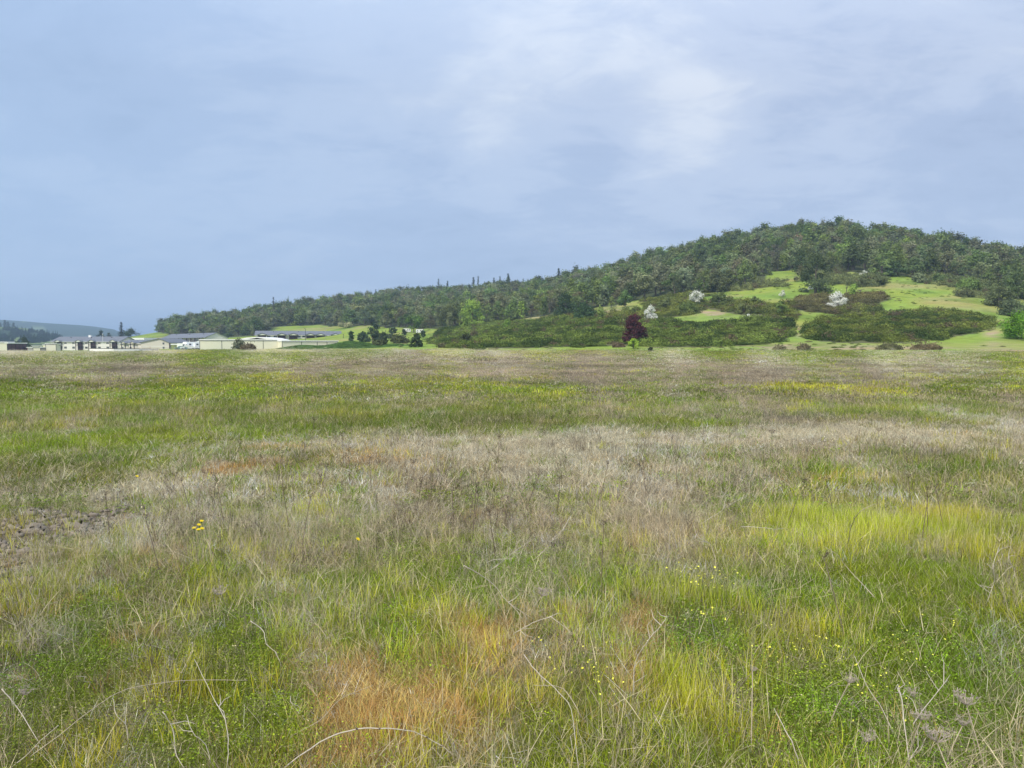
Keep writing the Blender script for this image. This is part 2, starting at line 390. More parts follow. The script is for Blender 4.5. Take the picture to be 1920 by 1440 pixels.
def field_mix(x, y):
    x = np.asarray(x, float); y = np.asarray(y, float)
    yy = np.maximum(y, 1.2)
    # wobble the borders of the patches by distance-sized noise
    w = yy*.06+.15
    wx = x+(fbm(x/w/2.2, yy/w/3.5, 31, 3)-.5)*w*2.4
    wy = yy+(fbm(x/w/2.0, yy/w/4.0, 37, 3)-.5)*w*3.6
    wy = np.maximum(wy, 1.2)
    v = CY-F*np.tan(np.arctan(-CAMH/wy)+PITCH)
    W = np.stack([np.interp(v, BV[:, 0], BV[:, k+1]) for k in range(NT)], 1)
    for k in range(NT):        # clumps of one kind
        n = fbm(x/(w*.9)+k*7.7, yy/(w*1.5)+k*3.1, 50+k*5, 4)
        n2 = fbm(x/.35+k*5, yy/.35, 90+k, 2)
        W[:, k] *= np.clip((n-.5)*7+1, .04, 3.0)*np.where(yy < 25, np.clip((n2-.5)*3+1, .3, 2), 1)
    for (X, Y, rx, ry, ty, am) in PW:
        g = np.exp(-(((wx-X)/rx)**2+((wy-Y)/ry)**2)*.9)
        W[:, ty] += am*1.8*g
        oth = [k for k in range(NT) if k != ty]
        W[:, oth] *= (1-.88*np.clip(am/1.5, 0, 1)*g)[:, None]
    return W/W.sum(1, keepdims=True)
def soil_mask(x, y):
    n = (fbm(x/.25, y/.25, 71, 3)-.5)*1.6
    d = np.hypot((x-SOIL[0])/.9, (y-SOIL[1])/1.5)
    d2 = np.hypot((x-(SOIL[0]+.35))/.5, (y-(depth_of(1115)))/.55)
    return np.clip((1.0-np.minimum(d, d2)+n*.6)*2.2, 0, 1)

# ------------------------------------------------------------------ cover on the slope, read as areas of the slope itself
BR_A = [(800, 642), (826, 628), (880, 612), (950, 606), (1050, 596), (1100, 600), (1160, 607), (1240, 603), (1310, 606), (1400, 600), (1485, 600), (1488, 612), (1476, 636), (1440, 646), (1330, 651), (1230, 652), (1180, 648), (1060, 650), (990, 653), (850, 653)]
BR_B = [(1512, 612), (1545, 597), (1600, 592), (1670, 592), (1760, 588), (1830, 589), (1858, 600), (1862, 614), (1830, 625), (1760, 637), (1700, 643), (1600, 644), (1545, 641), (1508, 634)]
BR_C = [(1488, 568), (1510, 558), (1560, 556), (1600, 552), (1650, 551), (1672, 560), (1640, 574), (1590, 585), (1520, 586), (1486, 580)]
BR_D = [(1225, 588), (1235, 566), (1270, 560), (1330, 566), (1400, 566), (1440, 572), (1480, 590), (1440, 594), (1390, 592), (1330, 580), (1290, 592), (1240, 597)]
BR_E = [(1510, 524), (1560, 512), (1610, 514), (1660, 520), (1664, 534), (1620, 540), (1560, 536)]
BR_F = [(1330, 536), (1400, 530), (1475, 528), (1480, 540), (1400, 545), (1340, 548)]
BR_G = [(1710, 516), (1780, 520), (1830, 524), (1870, 540), (1880, 552), (1820, 545), (1760, 536), (1715, 528)]
BR_H = [(1000, 600), (1080, 590), (1130, 590), (1150, 600), (1060, 606)]
BR_I = [(1790, 548), (1850, 545), (1870, 560), (1810, 560)]
MEADOW_TAN = [((1330, 588), 42, 7), ((1140, 588), 45, 9), ((1860, 628), 14, 22), ((1492, 622), 12, 12), ((1890, 655), 60, 5), ((1600, 652), 200, 4), ((1480, 650), 60, 5), ((1380, 560), 30, 5), ((1010, 591), 50, 6), ((1230, 648), 30, 4)]
WB = [(150, 628), (230, 626), (265, 622), (300, 624), (340, 632), (400, 634), (480, 630), (520, 613), (600, 608), (640, 614), (690, 611), (740, 616), (800, 616), (850, 616), (900, 608), (960, 599), (1000, 596), (1050, 588),
      (1100, 580), (1150, 572), (1200, 562), (1260, 556), (1320, 549), (1380, 540), (1430, 530), (1440, 508), (1485, 506), (1500, 520), (1560, 512), (1600, 508), (1660, 515), (1720, 518), (1780, 522), (1840, 527), (1875, 545), (1920, 562), (2050, 580), (2300, 600)]
WBX = np.array([p[0] for p in WB]); WBV = np.array([p[1] for p in WB])
WFY = np.array([ground_at(p[0], p[1], 150).y for p in WB])     # where the woods begin, as a depth
def in_woods(x, y):
    px = CX+F*x/y/cp
    return (y > np.interp(px, WBX, WFY)+(fbm(x/20, y/20, 61, 2)-.5)*26) & (y < crest_y(px)+45)
def ground_col(x, y):
    x = np.asarray(x, float); y = np.asarray(y, float); n = len(x)
    z = height(x, y); fr = y > 1
    yy = np.where(fr, y, 1)
    px, v = project(x, yy, z); px = np.where(fr, px, -5000)
    mead = np.array([.235, .315, .062]); dryg = np.array([.33, .30, .13])
    f = fbm(x/22, y/14, 77, 4)
    c = mead*(1-np.clip((f-.48)*3.5, 0, .85))[:, None]+dryg*np.clip((f-.48)*3.5, 0, .85)[:, None]
    g2 = np.array([.13, .20, .04]); f2 = fbm(x/9, y/9, 83, 4)
    k = np.clip((f2-.52)*4, 0, .7)[:, None]; c = c*(1-k)+g2*k
    for (cc, rx, ry) in MEADOW_TAN:
        g = np.exp(-(((px-cc[0])/rx)**2+((v-cc[1])/ry)**2))*np.clip((fbm(x/4, y/4, 44, 3)-.3)*3, 0, 1)
        g = np.clip(g*1.3, 0, 1)[:, None]; c = c*(1-g)+np.array([.38, .30, .20])*g
    shr = np.zeros(n, bool)
    for P in (BR_A, BR_B, BR_C, BR_D): shr |= inpoly(px, v, P)
    c[shr & fr & (y > 100)] = (.12, .125, .06)
    wd = np.zeros(n, bool); m = fr & (y > 150); wd[m] = in_woods(x[m], y[m])
    c[wd] = (.085, .10, .05)
    mx_ = at(640, 650, 236).x
    mo = (np.abs(x-mx_) < 21) & (np.abs(y-236) < 11); c[mo] = (.10, .19, .045)
    near = fr & (y < 330)
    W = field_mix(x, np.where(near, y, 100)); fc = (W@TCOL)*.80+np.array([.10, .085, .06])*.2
    fc = fc*(.45+.55*np.clip((y-8)/40, 0, 1))[:, None]      # near earth and litter, darkened so shade in the gaps is in the colour
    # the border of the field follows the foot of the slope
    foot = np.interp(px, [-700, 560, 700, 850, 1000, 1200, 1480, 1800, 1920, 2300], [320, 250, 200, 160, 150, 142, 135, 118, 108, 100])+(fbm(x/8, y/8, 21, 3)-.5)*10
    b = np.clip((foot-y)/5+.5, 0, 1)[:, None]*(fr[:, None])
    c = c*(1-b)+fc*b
    s = np.zeros(n); m = near & (y < 12); s[m] = soil_mask(x[m], y[m]); s = s[:, None]
    c = c*(1-s)+np.array([.15, .125, .105])*s
    return c
FOOTX = [-700, 560, 700, 850, 1000, 1200, 1480, 1800, 1920, 2300]; FOOTY = [244, 236, 200, 160, 150, 142, 135, 118, 108, 100]

# ------------------------------------------------------------------ ground sheet
def build_ground():
    ang = np.concatenate([np.arange(-180, -42, 3.0), np.arange(-42, 42, .21), np.arange(42, 180, 3.0)])
    rr = np.concatenate([[0.0], np.geomspace(.6, 110, 130), np.arange(112, 520, 1.8), np.arange(524, 950, 5.0), np.geomspace(980, 9000, 40)])
    A, RR = np.meshgrid(R(1)*ang, rr)
    X = RR*np.sin(A); Y = RR*np.cos(A)
    # the two skylines on the left, hills beyond the valley, belong to the same sheet
    Z = height(X.ravel(), Y.ravel()).reshape(X.shape)
    PXa = CX+F*np.tan(np.clip(A, -R(60), R(60)))
    l1 = np.interp(PXa, [-3000, -600, -200, 0, 20, 60, 90, 130, 170, 230, 3000], [612, 614, 615, 615, 615, 619, 626, 638, 650, 652, 652])
    l2 = np.interp(PXa, [-3000, -600, 0, 50, 100, 150, 180, 215, 235, 280, 340, 420, 3000], [598, 600, 600, 603, 607, 610, 613, 618, 626, 636, 648, 655, 655])
    front = np.clip((R(75)-np.abs(A))/R(15), 0, 1)
    for (L, D, wd_) in ((l1, 1500, 420), (l2, 3300, 1100)):
        zt = np.maximum(CAMH+D*slope(L), 0)
        g = np.exp(-(np.clip(np.abs(RR*np.cos(np.clip(A, -R(60), R(60)))-D)/wd_, 0, 3)**2)*1.6)
        rg = .55+.9*np.abs(fbm(X.ravel()/260, Y.ravel()/260, 15, 5)-.5).reshape(X.shape)
        g2 = np.where(g > .93, g, g*(.65+.35*rg/.8))
        Z = Z+zt*g2*front
    nA = len(ang); nR = len(rr)
    V = np.stack([X, Y, Z], -1).reshape(-1, 3)
    i, j = np.meshgrid(np.arange(nR-1), np.arange(nA), indexing='ij'); j2 = (j+1) % nA
    q = np.stack([i*nA+j, i*nA+j2, (i+1)*nA+j2, (i+1)*nA+j], -1).reshape(-1, 4)[:, ::-1]
    col = ground_col(V[:, 0], V[:, 1])
    rad = RR.ravel()
    far = np.clip((rad-800)/200, 0, 1)[:, None]
    f = fbm(V[:, 0]/120, V[:, 1]/120, 3, 4)[:, None]
    f = np.where(rad[:, None] > 2000, f*.75, f)
    fcol = np.where(f > .56, np.array([[.17, .22, .08]]), np.array([[.035, .06, .03]]))
    col = col*(1-far)+fcol*far
    me = mesh_np('ground', V, quads=q, mats=[M_GROUND], smooth=True,
                 attrs={'gc': ('FLOAT_COLOR', 'POINT', np.concatenate([col, np.ones((len(col), 1))], 1).astype(np.float32))})
    o = link('ground', me); tag(o, kind='structure', label='rolling meadow ground, field in front and grassy slope behind')
    return V.reshape(nR, nA, 3), ang, rr
GV, GANG, GRR = build_ground()

# ------------------------------------------------------------------ scattering
def scatter(name, P, rot, scl, idx, col, coll):
    P = np.asarray(P, np.float32); n = len(P)
    me = bpy.data.meshes.new(name); me.vertices.add(n); me.vertices.foreach_set('co', P.ravel())
    def A(k, ty, arr):
        a = me.attributes.new(k, ty, 'POINT')
        a.data.foreach_set({'FLOAT_COLOR': 'color', 'FLOAT_VECTOR': 'vector'}.get(ty, 'value'), np.ascontiguousarray(arr).ravel())
    A('rot', 'FLOAT_VECTOR', np.asarray(rot, np.float32)); A('scl', 'FLOAT_VECTOR', np.asarray(scl, np.float32))
    A('idx', 'INT', np.asarray(idx, np.int32)); A('col', 'FLOAT_COLOR', np.concatenate([col, np.ones((n, 1))], 1).astype(np.float32))
    o = link(name, me)
    g = bpy.data.node_groups.new('scatter_'+name, 'GeometryNodeTree')
    g.interface.new_socket('Geometry', in_out='INPUT', socket_type='NodeSocketGeometry')
    g.interface.new_socket('Geometry', in_out='OUTPUT', socket_type='NodeSocketGeometry')
    gi = N(g, 'NodeGroupInput'); go = N(g, 'NodeGroupOutput')
    iop = N(g, 'GeometryNodeInstanceOnPoints'); ci = N(g, 'GeometryNodeCollectionInfo')
    ci.inputs['Collection'].default_value = coll; ci.inputs['Separate Children'].default_value = True; ci.inputs['Reset Children'].default_value = True
    def NA(k, ty):
        n_ = N(g, 'GeometryNodeInputNamedAttribute', data_type=ty); n_.inputs['Name'].default_value = k; return n_.outputs['Attribute']
    e2r = N(g, 'FunctionNodeEulerToRotation'); L = g.links.new
    L(gi.outputs[0], iop.inputs['Points']); L(ci.outputs[0], iop.inputs['Instance']); iop.inputs['Pick Instance'].default_value = True
    L(NA('idx', 'INT'), iop.inputs['Instance Index']); L(NA('rot', 'FLOAT_VECTOR'), e2r.inputs[0]); L(e2r.outputs[0], iop.inputs['Rotation'])
    L(NA('scl', 'FLOAT_VECTOR'), iop.inputs['Scale']); L(iop.outputs[0], go.inputs[0])
    md = o.modifiers.new('scatter', 'NODES'); md.node_group = g
    return o
def src_coll(name, meshes):
    c = bpy.data.collections.new(name)
    for i, me in enumerate(meshes):
        o = bpy.data.objects.new('%s_%03d' % (name, i), me); c.objects.link(o)
    return c

# ------------------------------------------------------------------ grass pieces
def blades(n, rad, h0, h1, w, lean, curve, r, droop=0.0, base_vb=0.0, segs=3):
    """n tapered strips of segs quads, returns verts, quads, vb"""
    a = r.uniform(0, 2*np.pi, n); rr = rad*np.sqrt(r.uniform(0, 1, n)); bx, by = rr*np.cos(a), rr*np.sin(a)
    h = r.uniform(h0, h1, n)*(1-.25*rr/rad); la = r.uniform(0, 2*np.pi, n); le = np.abs(r.normal(0, lean, n))
    cu = r.uniform(.2, 1, n)*curve; fa = r.uniform(0, np.pi, n); ww = w*r.uniform(.6, 1.3, n)
    V = np.zeros((n, (segs+1)*2, 3)); vb = np.zeros((n, (segs+1)*2)); rb = r.uniform(0, 1, n)
    for k in range(segs+1):
        t = k/segs; ang = le+cu*t
        # integrate bend roughly
        hx = h*(t*np.sin(le+cu*t*.5)); hz = h*(t*np.cos(np.minimum(le+cu*t*.5, 2.2)))
        cx = bx+hx*np.cos(la); cy = by+hx*np.sin(la); wk = ww*(1-.93*t**1.6)/2
        V[:, 2*k] = np.stack([cx-wk*np.cos(fa), cy-wk*np.sin(fa), hz-.01], 1)
        V[:, 2*k+1] = np.stack([cx+wk*np.cos(fa), cy+wk*np.sin(fa), hz-.01], 1)
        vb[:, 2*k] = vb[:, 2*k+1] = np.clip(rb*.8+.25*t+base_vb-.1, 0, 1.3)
    q = np.array([[2*k, 2*k+1, 2*k+3, 2*k+2] for k in range(segs)])
    Q = (q[None]+(np.arange(n)*(segs+1)*2)[:, None, None]).reshape(-1, 4)
    return V.reshape(-1, 3), Q, vb.ravel()
def leaves(n, rad, z0, z1, s, flat, r):
    """small folded leaf quads in a cushion"""
    a = r.uniform(0, 2*np.pi, n); rr = rad*np.sqrt(r.uniform(0, 1, n)); c = np.stack([rr*np.cos(a), rr*np.sin(a), r.uniform(z0, z1, n)], 1)
    return leafquads(c, np.stack([r.normal(0, flat, n), r.normal(0, flat, n), np.ones(n)], 1), s, r, 1.5)
def leafquads(c, nrm, s, r, asp=1.4):
    n = len(c); nrm = nrm/np.linalg.norm(nrm, axis=1, keepdims=True)
    t = r.normal(size=(n, 3)); t -= (t*nrm).sum(1, keepdims=True)*nrm; t /= np.linalg.norm(t, axis=1, keepdims=True)+1e-9
    b = np.cross(nrm, t); sz = (s*r.uniform(.6, 1.4, n))[:, None]
    V = np.stack([c-t*sz*asp*.5, c+b*sz*.5, c+t*sz*asp*.5, c-b*sz*.5], 1)
    Q = np.arange(n*4).reshape(n, 4); vb = np.repeat(r.uniform(0, 1, n), 4)
    return V.reshape(-1, 3), Q, vb
def sticks(n, rad, h0, h1, w, lean, r, forks=2, heads=0.3):
    """stiff dead stems with side branches and small dead heads, as thin 3-sided tubes"""
    Vs, Qs, vbs = [], [], []; off = 0
    def seg(p0, p1, w0, w1, vb):
        nonlocal off
        d = p1-p0; d = d/(np.linalg.norm(d)+1e-9); u = np.cross(d, [.31, .9, .2]); u /= np.linalg.norm(u)+1e-9; b = np.cross(d, u)
        ring = [(np.cos(k*2.094)*u+np.sin(k*2.094)*b) for k in range(3)]
        for p, ww in ((p0, w0), (p1, w1)):
            for q in ring: Vs.append(p+q*ww*.5)
        for k in range(3): Qs.append([off+k, off+(k+1) % 3, off+3+(k+1) % 3, off+3+k])
        vbs.extend([vb]*6); off += 6
    for i in range(n):
        a, rr = r.uniform(0, 6.28), rad*math.sqrt(r.uniform()); p = np.array([rr*math.cos(a), rr*math.sin(a), -.01])
        la, le = r.uniform(0, 6.28), abs(r.normal(0, lean)); h = r.uniform(h0, h1)
        d = np.array([math.cos(la)*math.sin(le), math.sin(la)*math.sin(le), math.cos(le)]); vb = r.uniform(0, 1)
        m = 3; bendv = r.normal(0, .12, 3)
        for k in range(m):
            p2 = p+d*h/m; seg(p, p2, w*(1-.25*k), w*(1-.25*(k+1)), vb)
            if k >= 1 or forks > 2:
                for f in range(r.integers(0, forks+1)):
                    q = p+(p2-p)*r.uniform(.2, 1); dd = d+r.normal(0, .55, 3); dd[2] = abs(dd[2])*.8+.1; dd /= np.linalg.norm(dd)
                    q2 = q+dd*h*r.uniform(.12, .3); seg(q, q2, w*.55, w*.35, vb)
                    if r.uniform() < heads: seg(q2, q2+dd*w*2.5, w*2.0, w*1.2, vb*.5)
            p = p2; d = d+bendv; d /= np.linalg.norm(d)
    return np.array(Vs), np.array(Qs), np.array(vbs)
def joinp(parts):
    V, Q, B = [], [], []; o = 0
    for v, q, b in parts: V.append(v); Q.append(q+o); B.append(b); o += len(v)
    return np.concatenate(V), np.concatenate(Q), np.concatenate(B)
def tuft(name, parts, dryf=.12):
    V, Q, B = joinp(parts)
    # whole blades that have dried: hash of the blade's own brightness value
    nb = np.round(B*1e4).astype(np.int64); dr = np.zeros(len(B)); i = 0
    comp = np.arange(len(V)); root = np.zeros(len(V), np.int64)
    for q in Q: root[q] = min(root[q].min() if False else comp[q].min(), comp[q].min()); comp[q] = comp[q].min()
    h = _hash(comp, comp*0, 3); dr = np.where(h < dryf, .85, 0.0)
    return mesh_np(name, V, quads=Q, mats=[M_BLADE], attrs={'vb': ('FLOAT', 'POINT', B.astype(np.float32)), 'dry': ('FLOAT', 'POINT', dr.astype(np.float32))})
LOD = [ # (near, far, density /m2, radius, blade width, count scale)
 (1.0, 7.5, 430, .075, .0030, 1.0), (7.5, 20, 75, .17, .0075, 1.3), (20, 62, 9.5, .50, .020, 2.2), (62, 240, 1.25, 1.35, .050, 3.2)]
NVAR = 4
def make_tufts():
    colls = []
    for ty in range(NT):
        ms = []
        for li, (a, b, den, rad, w, k) in enumerate(LOD):
            for var in range(NVAR):
                r = np.random.default_rng(1000+ty*100+li*10+var); n = lambda c: int(c*k)
                sg = 3 if li < 2 else 2
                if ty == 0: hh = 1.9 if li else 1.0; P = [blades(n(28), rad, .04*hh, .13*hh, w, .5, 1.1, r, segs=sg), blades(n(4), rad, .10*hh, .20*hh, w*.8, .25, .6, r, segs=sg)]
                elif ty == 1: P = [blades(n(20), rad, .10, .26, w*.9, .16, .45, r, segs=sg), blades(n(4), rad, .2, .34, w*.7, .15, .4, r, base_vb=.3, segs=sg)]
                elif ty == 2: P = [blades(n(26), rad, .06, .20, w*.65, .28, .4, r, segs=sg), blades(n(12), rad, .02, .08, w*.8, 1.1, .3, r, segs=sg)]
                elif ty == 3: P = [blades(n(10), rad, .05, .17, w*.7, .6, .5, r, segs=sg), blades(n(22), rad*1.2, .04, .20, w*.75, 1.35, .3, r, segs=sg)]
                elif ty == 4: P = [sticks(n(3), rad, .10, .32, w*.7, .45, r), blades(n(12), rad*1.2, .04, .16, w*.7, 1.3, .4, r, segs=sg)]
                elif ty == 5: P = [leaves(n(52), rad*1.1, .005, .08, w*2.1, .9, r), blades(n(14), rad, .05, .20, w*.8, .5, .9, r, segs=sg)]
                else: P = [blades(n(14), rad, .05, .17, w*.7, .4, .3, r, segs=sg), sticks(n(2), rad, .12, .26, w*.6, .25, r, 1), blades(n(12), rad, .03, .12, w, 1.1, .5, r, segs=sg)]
                ms.append(tuft('tuft_%d_%d_%d' % (ty, li, var), P, (.07, .06, .08, .30, .25, .03, .10)[ty]*(1 if li < 2 else .6)))
        colls.append(src_coll('tuft%d' % ty, ms))
    return colls
def build_field():
    colls = make_tufts(); acc = [[] for _ in range(NT)]
    for li, (a, b, den, rad, w, k) in enumerate(LOD):
        ext = .80; cell = 1/math.sqrt(den)
        a2, b2 = (a*.93 if li else a), b*1.07
        xs = np.arange(-ext*b2-3.2, ext*b2+3.2, cell); ys = np.arange(a2, b2, cell)
        X, Y = np.meshgrid(xs, ys); X = X.ravel()+rng.uniform(-.5, .5, X.size)*cell; Y = Y.ravel()+rng.uniform(-.5, .5, Y.size)*cell
        if li == 0: keep = (np.abs(X) < ext*np.maximum(Y, 2.0)+2.8)
        else: keep = np.abs(X) < ext*Y+3.0
        jit = rng.uniform(.93, 1.07, X.size)
        keep &= (Y >= a*(jit if li else 1)) & (Y < b*rng.uniform(.93, 1.07, X.size))
        X, Y = X[keep], Y[keep]
        if li == 3:
            px = CX+F*X/Y/cp; foot = np.interp(px, FOOTX, FOOTY)+(fbm(X/8, Y/8, 21, 3)-.5)*10
            k2 = Y < foot; X, Y = X[k2], Y[k2]
        if li <= 1:
            s = soil_mask(X, Y); k2 = rng.uniform(0, 1, len(X)) > s*(.80 if li == 0 else .7); X, Y = X[k2], Y[k2]
        Z = height(X, Y); W = field_mix(X, Y); cum = np.cumsum(W, 1); u = rng.uniform(0, 1, len(X))[:, None]
        T = np.minimum((u > cum).sum(1), NT-1)
        big = fbm(X/3.0, Y/3.0, 7, 3); hue = fbm(X/.8, Y/.8, 8, 2)
        for ty in range(NT):
            m = T == ty; n = m.sum()
            if not n: continue
            base = TCOL[ty][None]*(.55+.85*rng.uniform(0, 1, (n, 1)))*(.35+1.3*big[m][:, None])
            hs = (hue[m]-.5)[:, None]+rng.normal(0, .12, (n, 1))
            hs = np.clip(hs, -.3, .4)*(.5 if ty in (2, 3, 4, 6) else 1)
            col = base*np.concatenate([1+hs*.6, 1+hs*.12, 1-np.maximum(hs, 0)*.4], 1)
            if ty in (0, 1, 5):   # some dry tufts in the green
                dr = (rng.uniform(0, 1, n) < .16)[:, None]; col = np.where(dr, col*.4+np.array([.38, .31, .17])*.6, col)
            if ty == 6: col = col*(1+.25*(fbm(X[m]/14, Y[m]/9, 33, 3)-.5)[:, None]*np.array([[1, .6, .9]]))
            # taller in some clumps
            hk = .62*(.35+1.3*fbm(X[m]/.5, Y[m]/.5, 12+ty, 2))*(.75+.6*fbm(X[m]/4, Y[m]/4, 14, 2))
            s = rng.uniform(.8, 1.25, n)
            hk = hk*(1, .95, .72, .8)[li]
            scl = np.stack([s, s, s*hk], 1)
            lean = rng.normal(0, .2 if ty in (3, 4) else .13, (n, 2)); rot = np.concatenate([lean, rng.uniform(0, 6.28, (n, 1))], 1)
            acc[ty].append((np.stack([X[m], Y[m], Z[m]], 1), rot, scl, li*NVAR+rng.integers(0, NVAR, n), np.clip(col, .01, .8)))
    names = ['green_grass', 'tall_grass', 'dry_grass', 'straw_grass', 'dead_weeds', 'leafy_ground_cover', 'brown_grass']
    labs = ['short lush green grass spread over the whole field', 'taller yellow-green upright grass in patches, brightest at lower right',
            'fine orange-brown dried grass in patches at lower middle', 'bleached straw-coloured dead grass across the middle of the field',
            'stiff grey-brown dead weed stems among the field grass', 'low dark green leafy plants carpeting the near ground',
            'purplish brown seed-head grass over the far half of the field']
    for ty in range(NT):
        if not acc[ty]: continue
        cat = [np.concatenate([a[i] for a in acc[ty]]) for i in range(5)]
        o = scatter(names[ty], *cat, colls[ty]); tag(o, labs[ty], 'grass' if ty != 5 else 'ground cover', kind='stuff')
build_field()
def fallen():
    ms = []
    for v in range(6):
        r = np.random.default_rng(50+v)
        P = [blades(9, .16, .14, .34, .0034, 1.5, .5, r), sticks(2, .12, .14, .34, .0026, 1.15, r, 2)]
        ms.append(tuft('fallen_%d' % v, P, .75))
    n = 26000; y = 1.6+22*rng.uniform(0, 1, n)**1.35; x = rng.uniform(-.8, .8, n)*(y+2.2)
    d = fbm(x/.9, y/.9, 201, 3)-.5*soil_mask(x, y); k = d > rng.uniform(.30, .66, n)+np.interp(y, [2, 5, 7, 20], [.10, .05, -.02, -.04]); x, y = x[k], y[k]; n = len(x)
    z = height(x, y)+rng.uniform(.0, .07, n); s = rng.uniform(.6, 1.25, n)*np.interp(y, [3, 8, 24], [.8, 1.0, 1.6])
    c = np.array([[.66, .58, .44]])*rng.uniform(.45, 1.25, (n, 1)); g = (rng.uniform(0, 1, n) < .25)[:, None]; c = np.where(g, np.array([[.36, .31, .26]])*rng.uniform(.5, 1.2, (n, 1)), c)
    o = scatter('fallen_stalks', np.stack([x, y, z], 1), np.stack([rng.normal(0, .15, n), rng.normal(0, .15, n), rng.uniform(0, 6.3, n)], 1), np.stack([s, s, s*np.interp(y, [3, 6, 12], [.8, .5, .34])], 1), rng.integers(0, 6, n), c, src_coll('fallen_straw', ms))
    tag(o, 'pale fallen stalks and bits of straw tangled through the near grass', 'straw', kind='stuff')
fallen()
def weeds():
    ms = [tuft('weed_%d' % v, [sticks(6, .10, .20, .44, .0042, .40, np.random.default_rng(80+v), 3, .5)], 0) for v in range(6)]
    n = 5200; y = 3.0+13*rng.uniform(0, 1, n)**.9; x = rng.uniform(-.75, .75, n)*y
    v = CY-F*np.tan(np.arctan(-CAMH/y)+PITCH); px = CX+F*x/y; w = np.zeros(n)
    for (a, c, rx, ry, am) in ((900, 990, 330, 75, 1), (1240, 960, 130, 80, 1), (420, 1000, 260, 70, .75), (1380, 900, 130, 40, .8), (1890, 1090, 60, 80, .8), (960, 870, 600, 40, .5), (330, 1300, 200, 100, .25), (1150, 1160, 160, 60, .5), (40, 1230, 80, 60, .6)):
        w = np.maximum(w, am*np.exp(-((px-a)/rx)**2-((v-c)/ry)**2))
    k = rng.uniform(0, 1, n) < w*(1-soil_mask(x, y))*np.clip((fbm(x/.7, y/.7, 211, 3)-.38)*5, .1, 1); x, y = x[k], y[k]; n = len(x)
    s = rng.uniform(.55, 1.1, n)*np.interp(y, [3, 16], [.8, 1.25]); dk = (rng.uniform(0, 1, n) < .38)[:, None]
    c = np.where(dk, np.array([[.20, .155, .115]]), np.array([[.68, .60, .48]]))*rng.uniform(.65, 1.2, (n, 1))
    o = scatter('dead_stalks', np.stack([x, y, height(x, y)], 1), np.stack([rng.normal(0, .35, n), rng.normal(0, .35, n), rng.uniform(0, 6.3, n)], 1), np.stack([s, s, s*.85], 1), rng.integers(0, 6, n), c, src_coll('weed_skeleton', ms))
    tag(o, 'tangles of branching dead weed stems over the middle of the near field', 'dead weeds', kind='stuff')
weeds()
# ------------------------------------------------------------------ trees
def crown_pts(r, kind, H, Rw, nclump, per):
    """clump centres and leaf positions with outward normals for one crown of height H, radius Rw, base at z=0"""
    cs = []
    for i in range(nclump):
        u = r.uniform(0, 1); a = r.uniform(0, 6.283)
        if kind == 'oak':
            z0 = .22; zc = z0+(1-z0)*(i+.5)/nclump
            prof = math.sin(min(1, (zc-z0)/(1-z0)*1.05+.18)*math.pi)**.6
            rr = Rw*prof*r.uniform(.35, .9); cz = H*(zc*.86+.02)+r.normal(0, .05*H); cr = Rw*r.uniform(.20, .40)
        elif kind == 'column':
            zc = (i+.5)/nclump; prof = (math.sin(min(1, zc*.86+.12)*math.pi)**.5); rr = Rw*prof*r.uniform(.1, .62); cz = H*(.1+.8*zc); cr = Rw*r.uniform(.35, .5)
        elif kind == 'bush':
            zc = ((i+.5)/nclump)**1.35; prof = math.sqrt(max(0, 1-zc**2.4)); rr = Rw*prof*math.sqrt(r.uniform(.1, .72)); cz = H*(.05+.80*zc); cr = Rw*r.uniform(.24, .40)
        else:  # vase: broad top, narrow below
            zc = (i+.5)/nclump; prof = .45+.75*math.sin(min(1, zc*.95)*math.pi*.8); rr = Rw*prof*r.uniform(.3, .75); cz = H*(.28+.6*zc); cr = Rw*r.uniform(.25, .4)
        cs.append((rr*math.cos(a), rr*math.sin(a), cz, cr))
    return np.array(cs)
def make_crown(name, kind, H, Rw, leaf, r, nclump=18, per=70, mats=None, openness=.0, flower=0.0):
    cs = crown_pts(r, kind, H, Rw, nclump, per); P, Nn = [], []
    for (x, y, z, cr) in cs:
        d = r.normal(size=(per, 3)); d /= np.linalg.norm(d, axis=1, keepdims=True)
        keep = d[:, 2] > -.75; d = d[keep]
        k = len(d); rad = cr*(r.uniform(.45, 1.12, k)**.8)
        p = np.array([x, y, z])+d*rad[:, None]*np.array([1, 1, .72])
        P.append(p); Nn.append(d+r.normal(0, .45, (k, 3))+np.array([0, 0, .35]))
    # a few loose sprays outside the clumps break the outline
    k = nclump*11; j = r.integers(0, len(cs), k); d = r.normal(size=(k, 3)); d /= np.linalg.norm(d, axis=1, keepdims=True); d[:, 2] = np.abs(d[:, 2])
    P.append(cs[j, :3]+d*cs[j, 3:4]*r.uniform(1.0, 1.75, (k, 1))); Nn.append(d+r.normal(0, .6, (k, 3)))
    P = np.concatenate(P); Nn = np.concatenate(Nn); P[:, 2] = np.maximum(P[:, 2], .04*H)
    V, Q, B = leafquads(P, Nn, leaf, r, 1.25)
    cl = np.repeat((fbm(P[:, 0]*1.1/Rw*2+r.uniform(0, 50), P[:, 2]*2.2/Rw+P[:, 1]/Rw, 5, 2)-.5)*1.1, 4)   # leaf tone varies in soft patches through the crown
    B = np.clip(B*.7+.15+cl, 0, 1.2)
    qm = (r.uniform(0, 1, len(Q)) < flower).astype(np.int32) if flower else None
    return mesh_np(name, V, quads=Q, mats=mats or [M_LEAF_O], attrs={'vb': ('FLOAT', 'POINT', B.astype(np.float32))}, qm=qm), cs
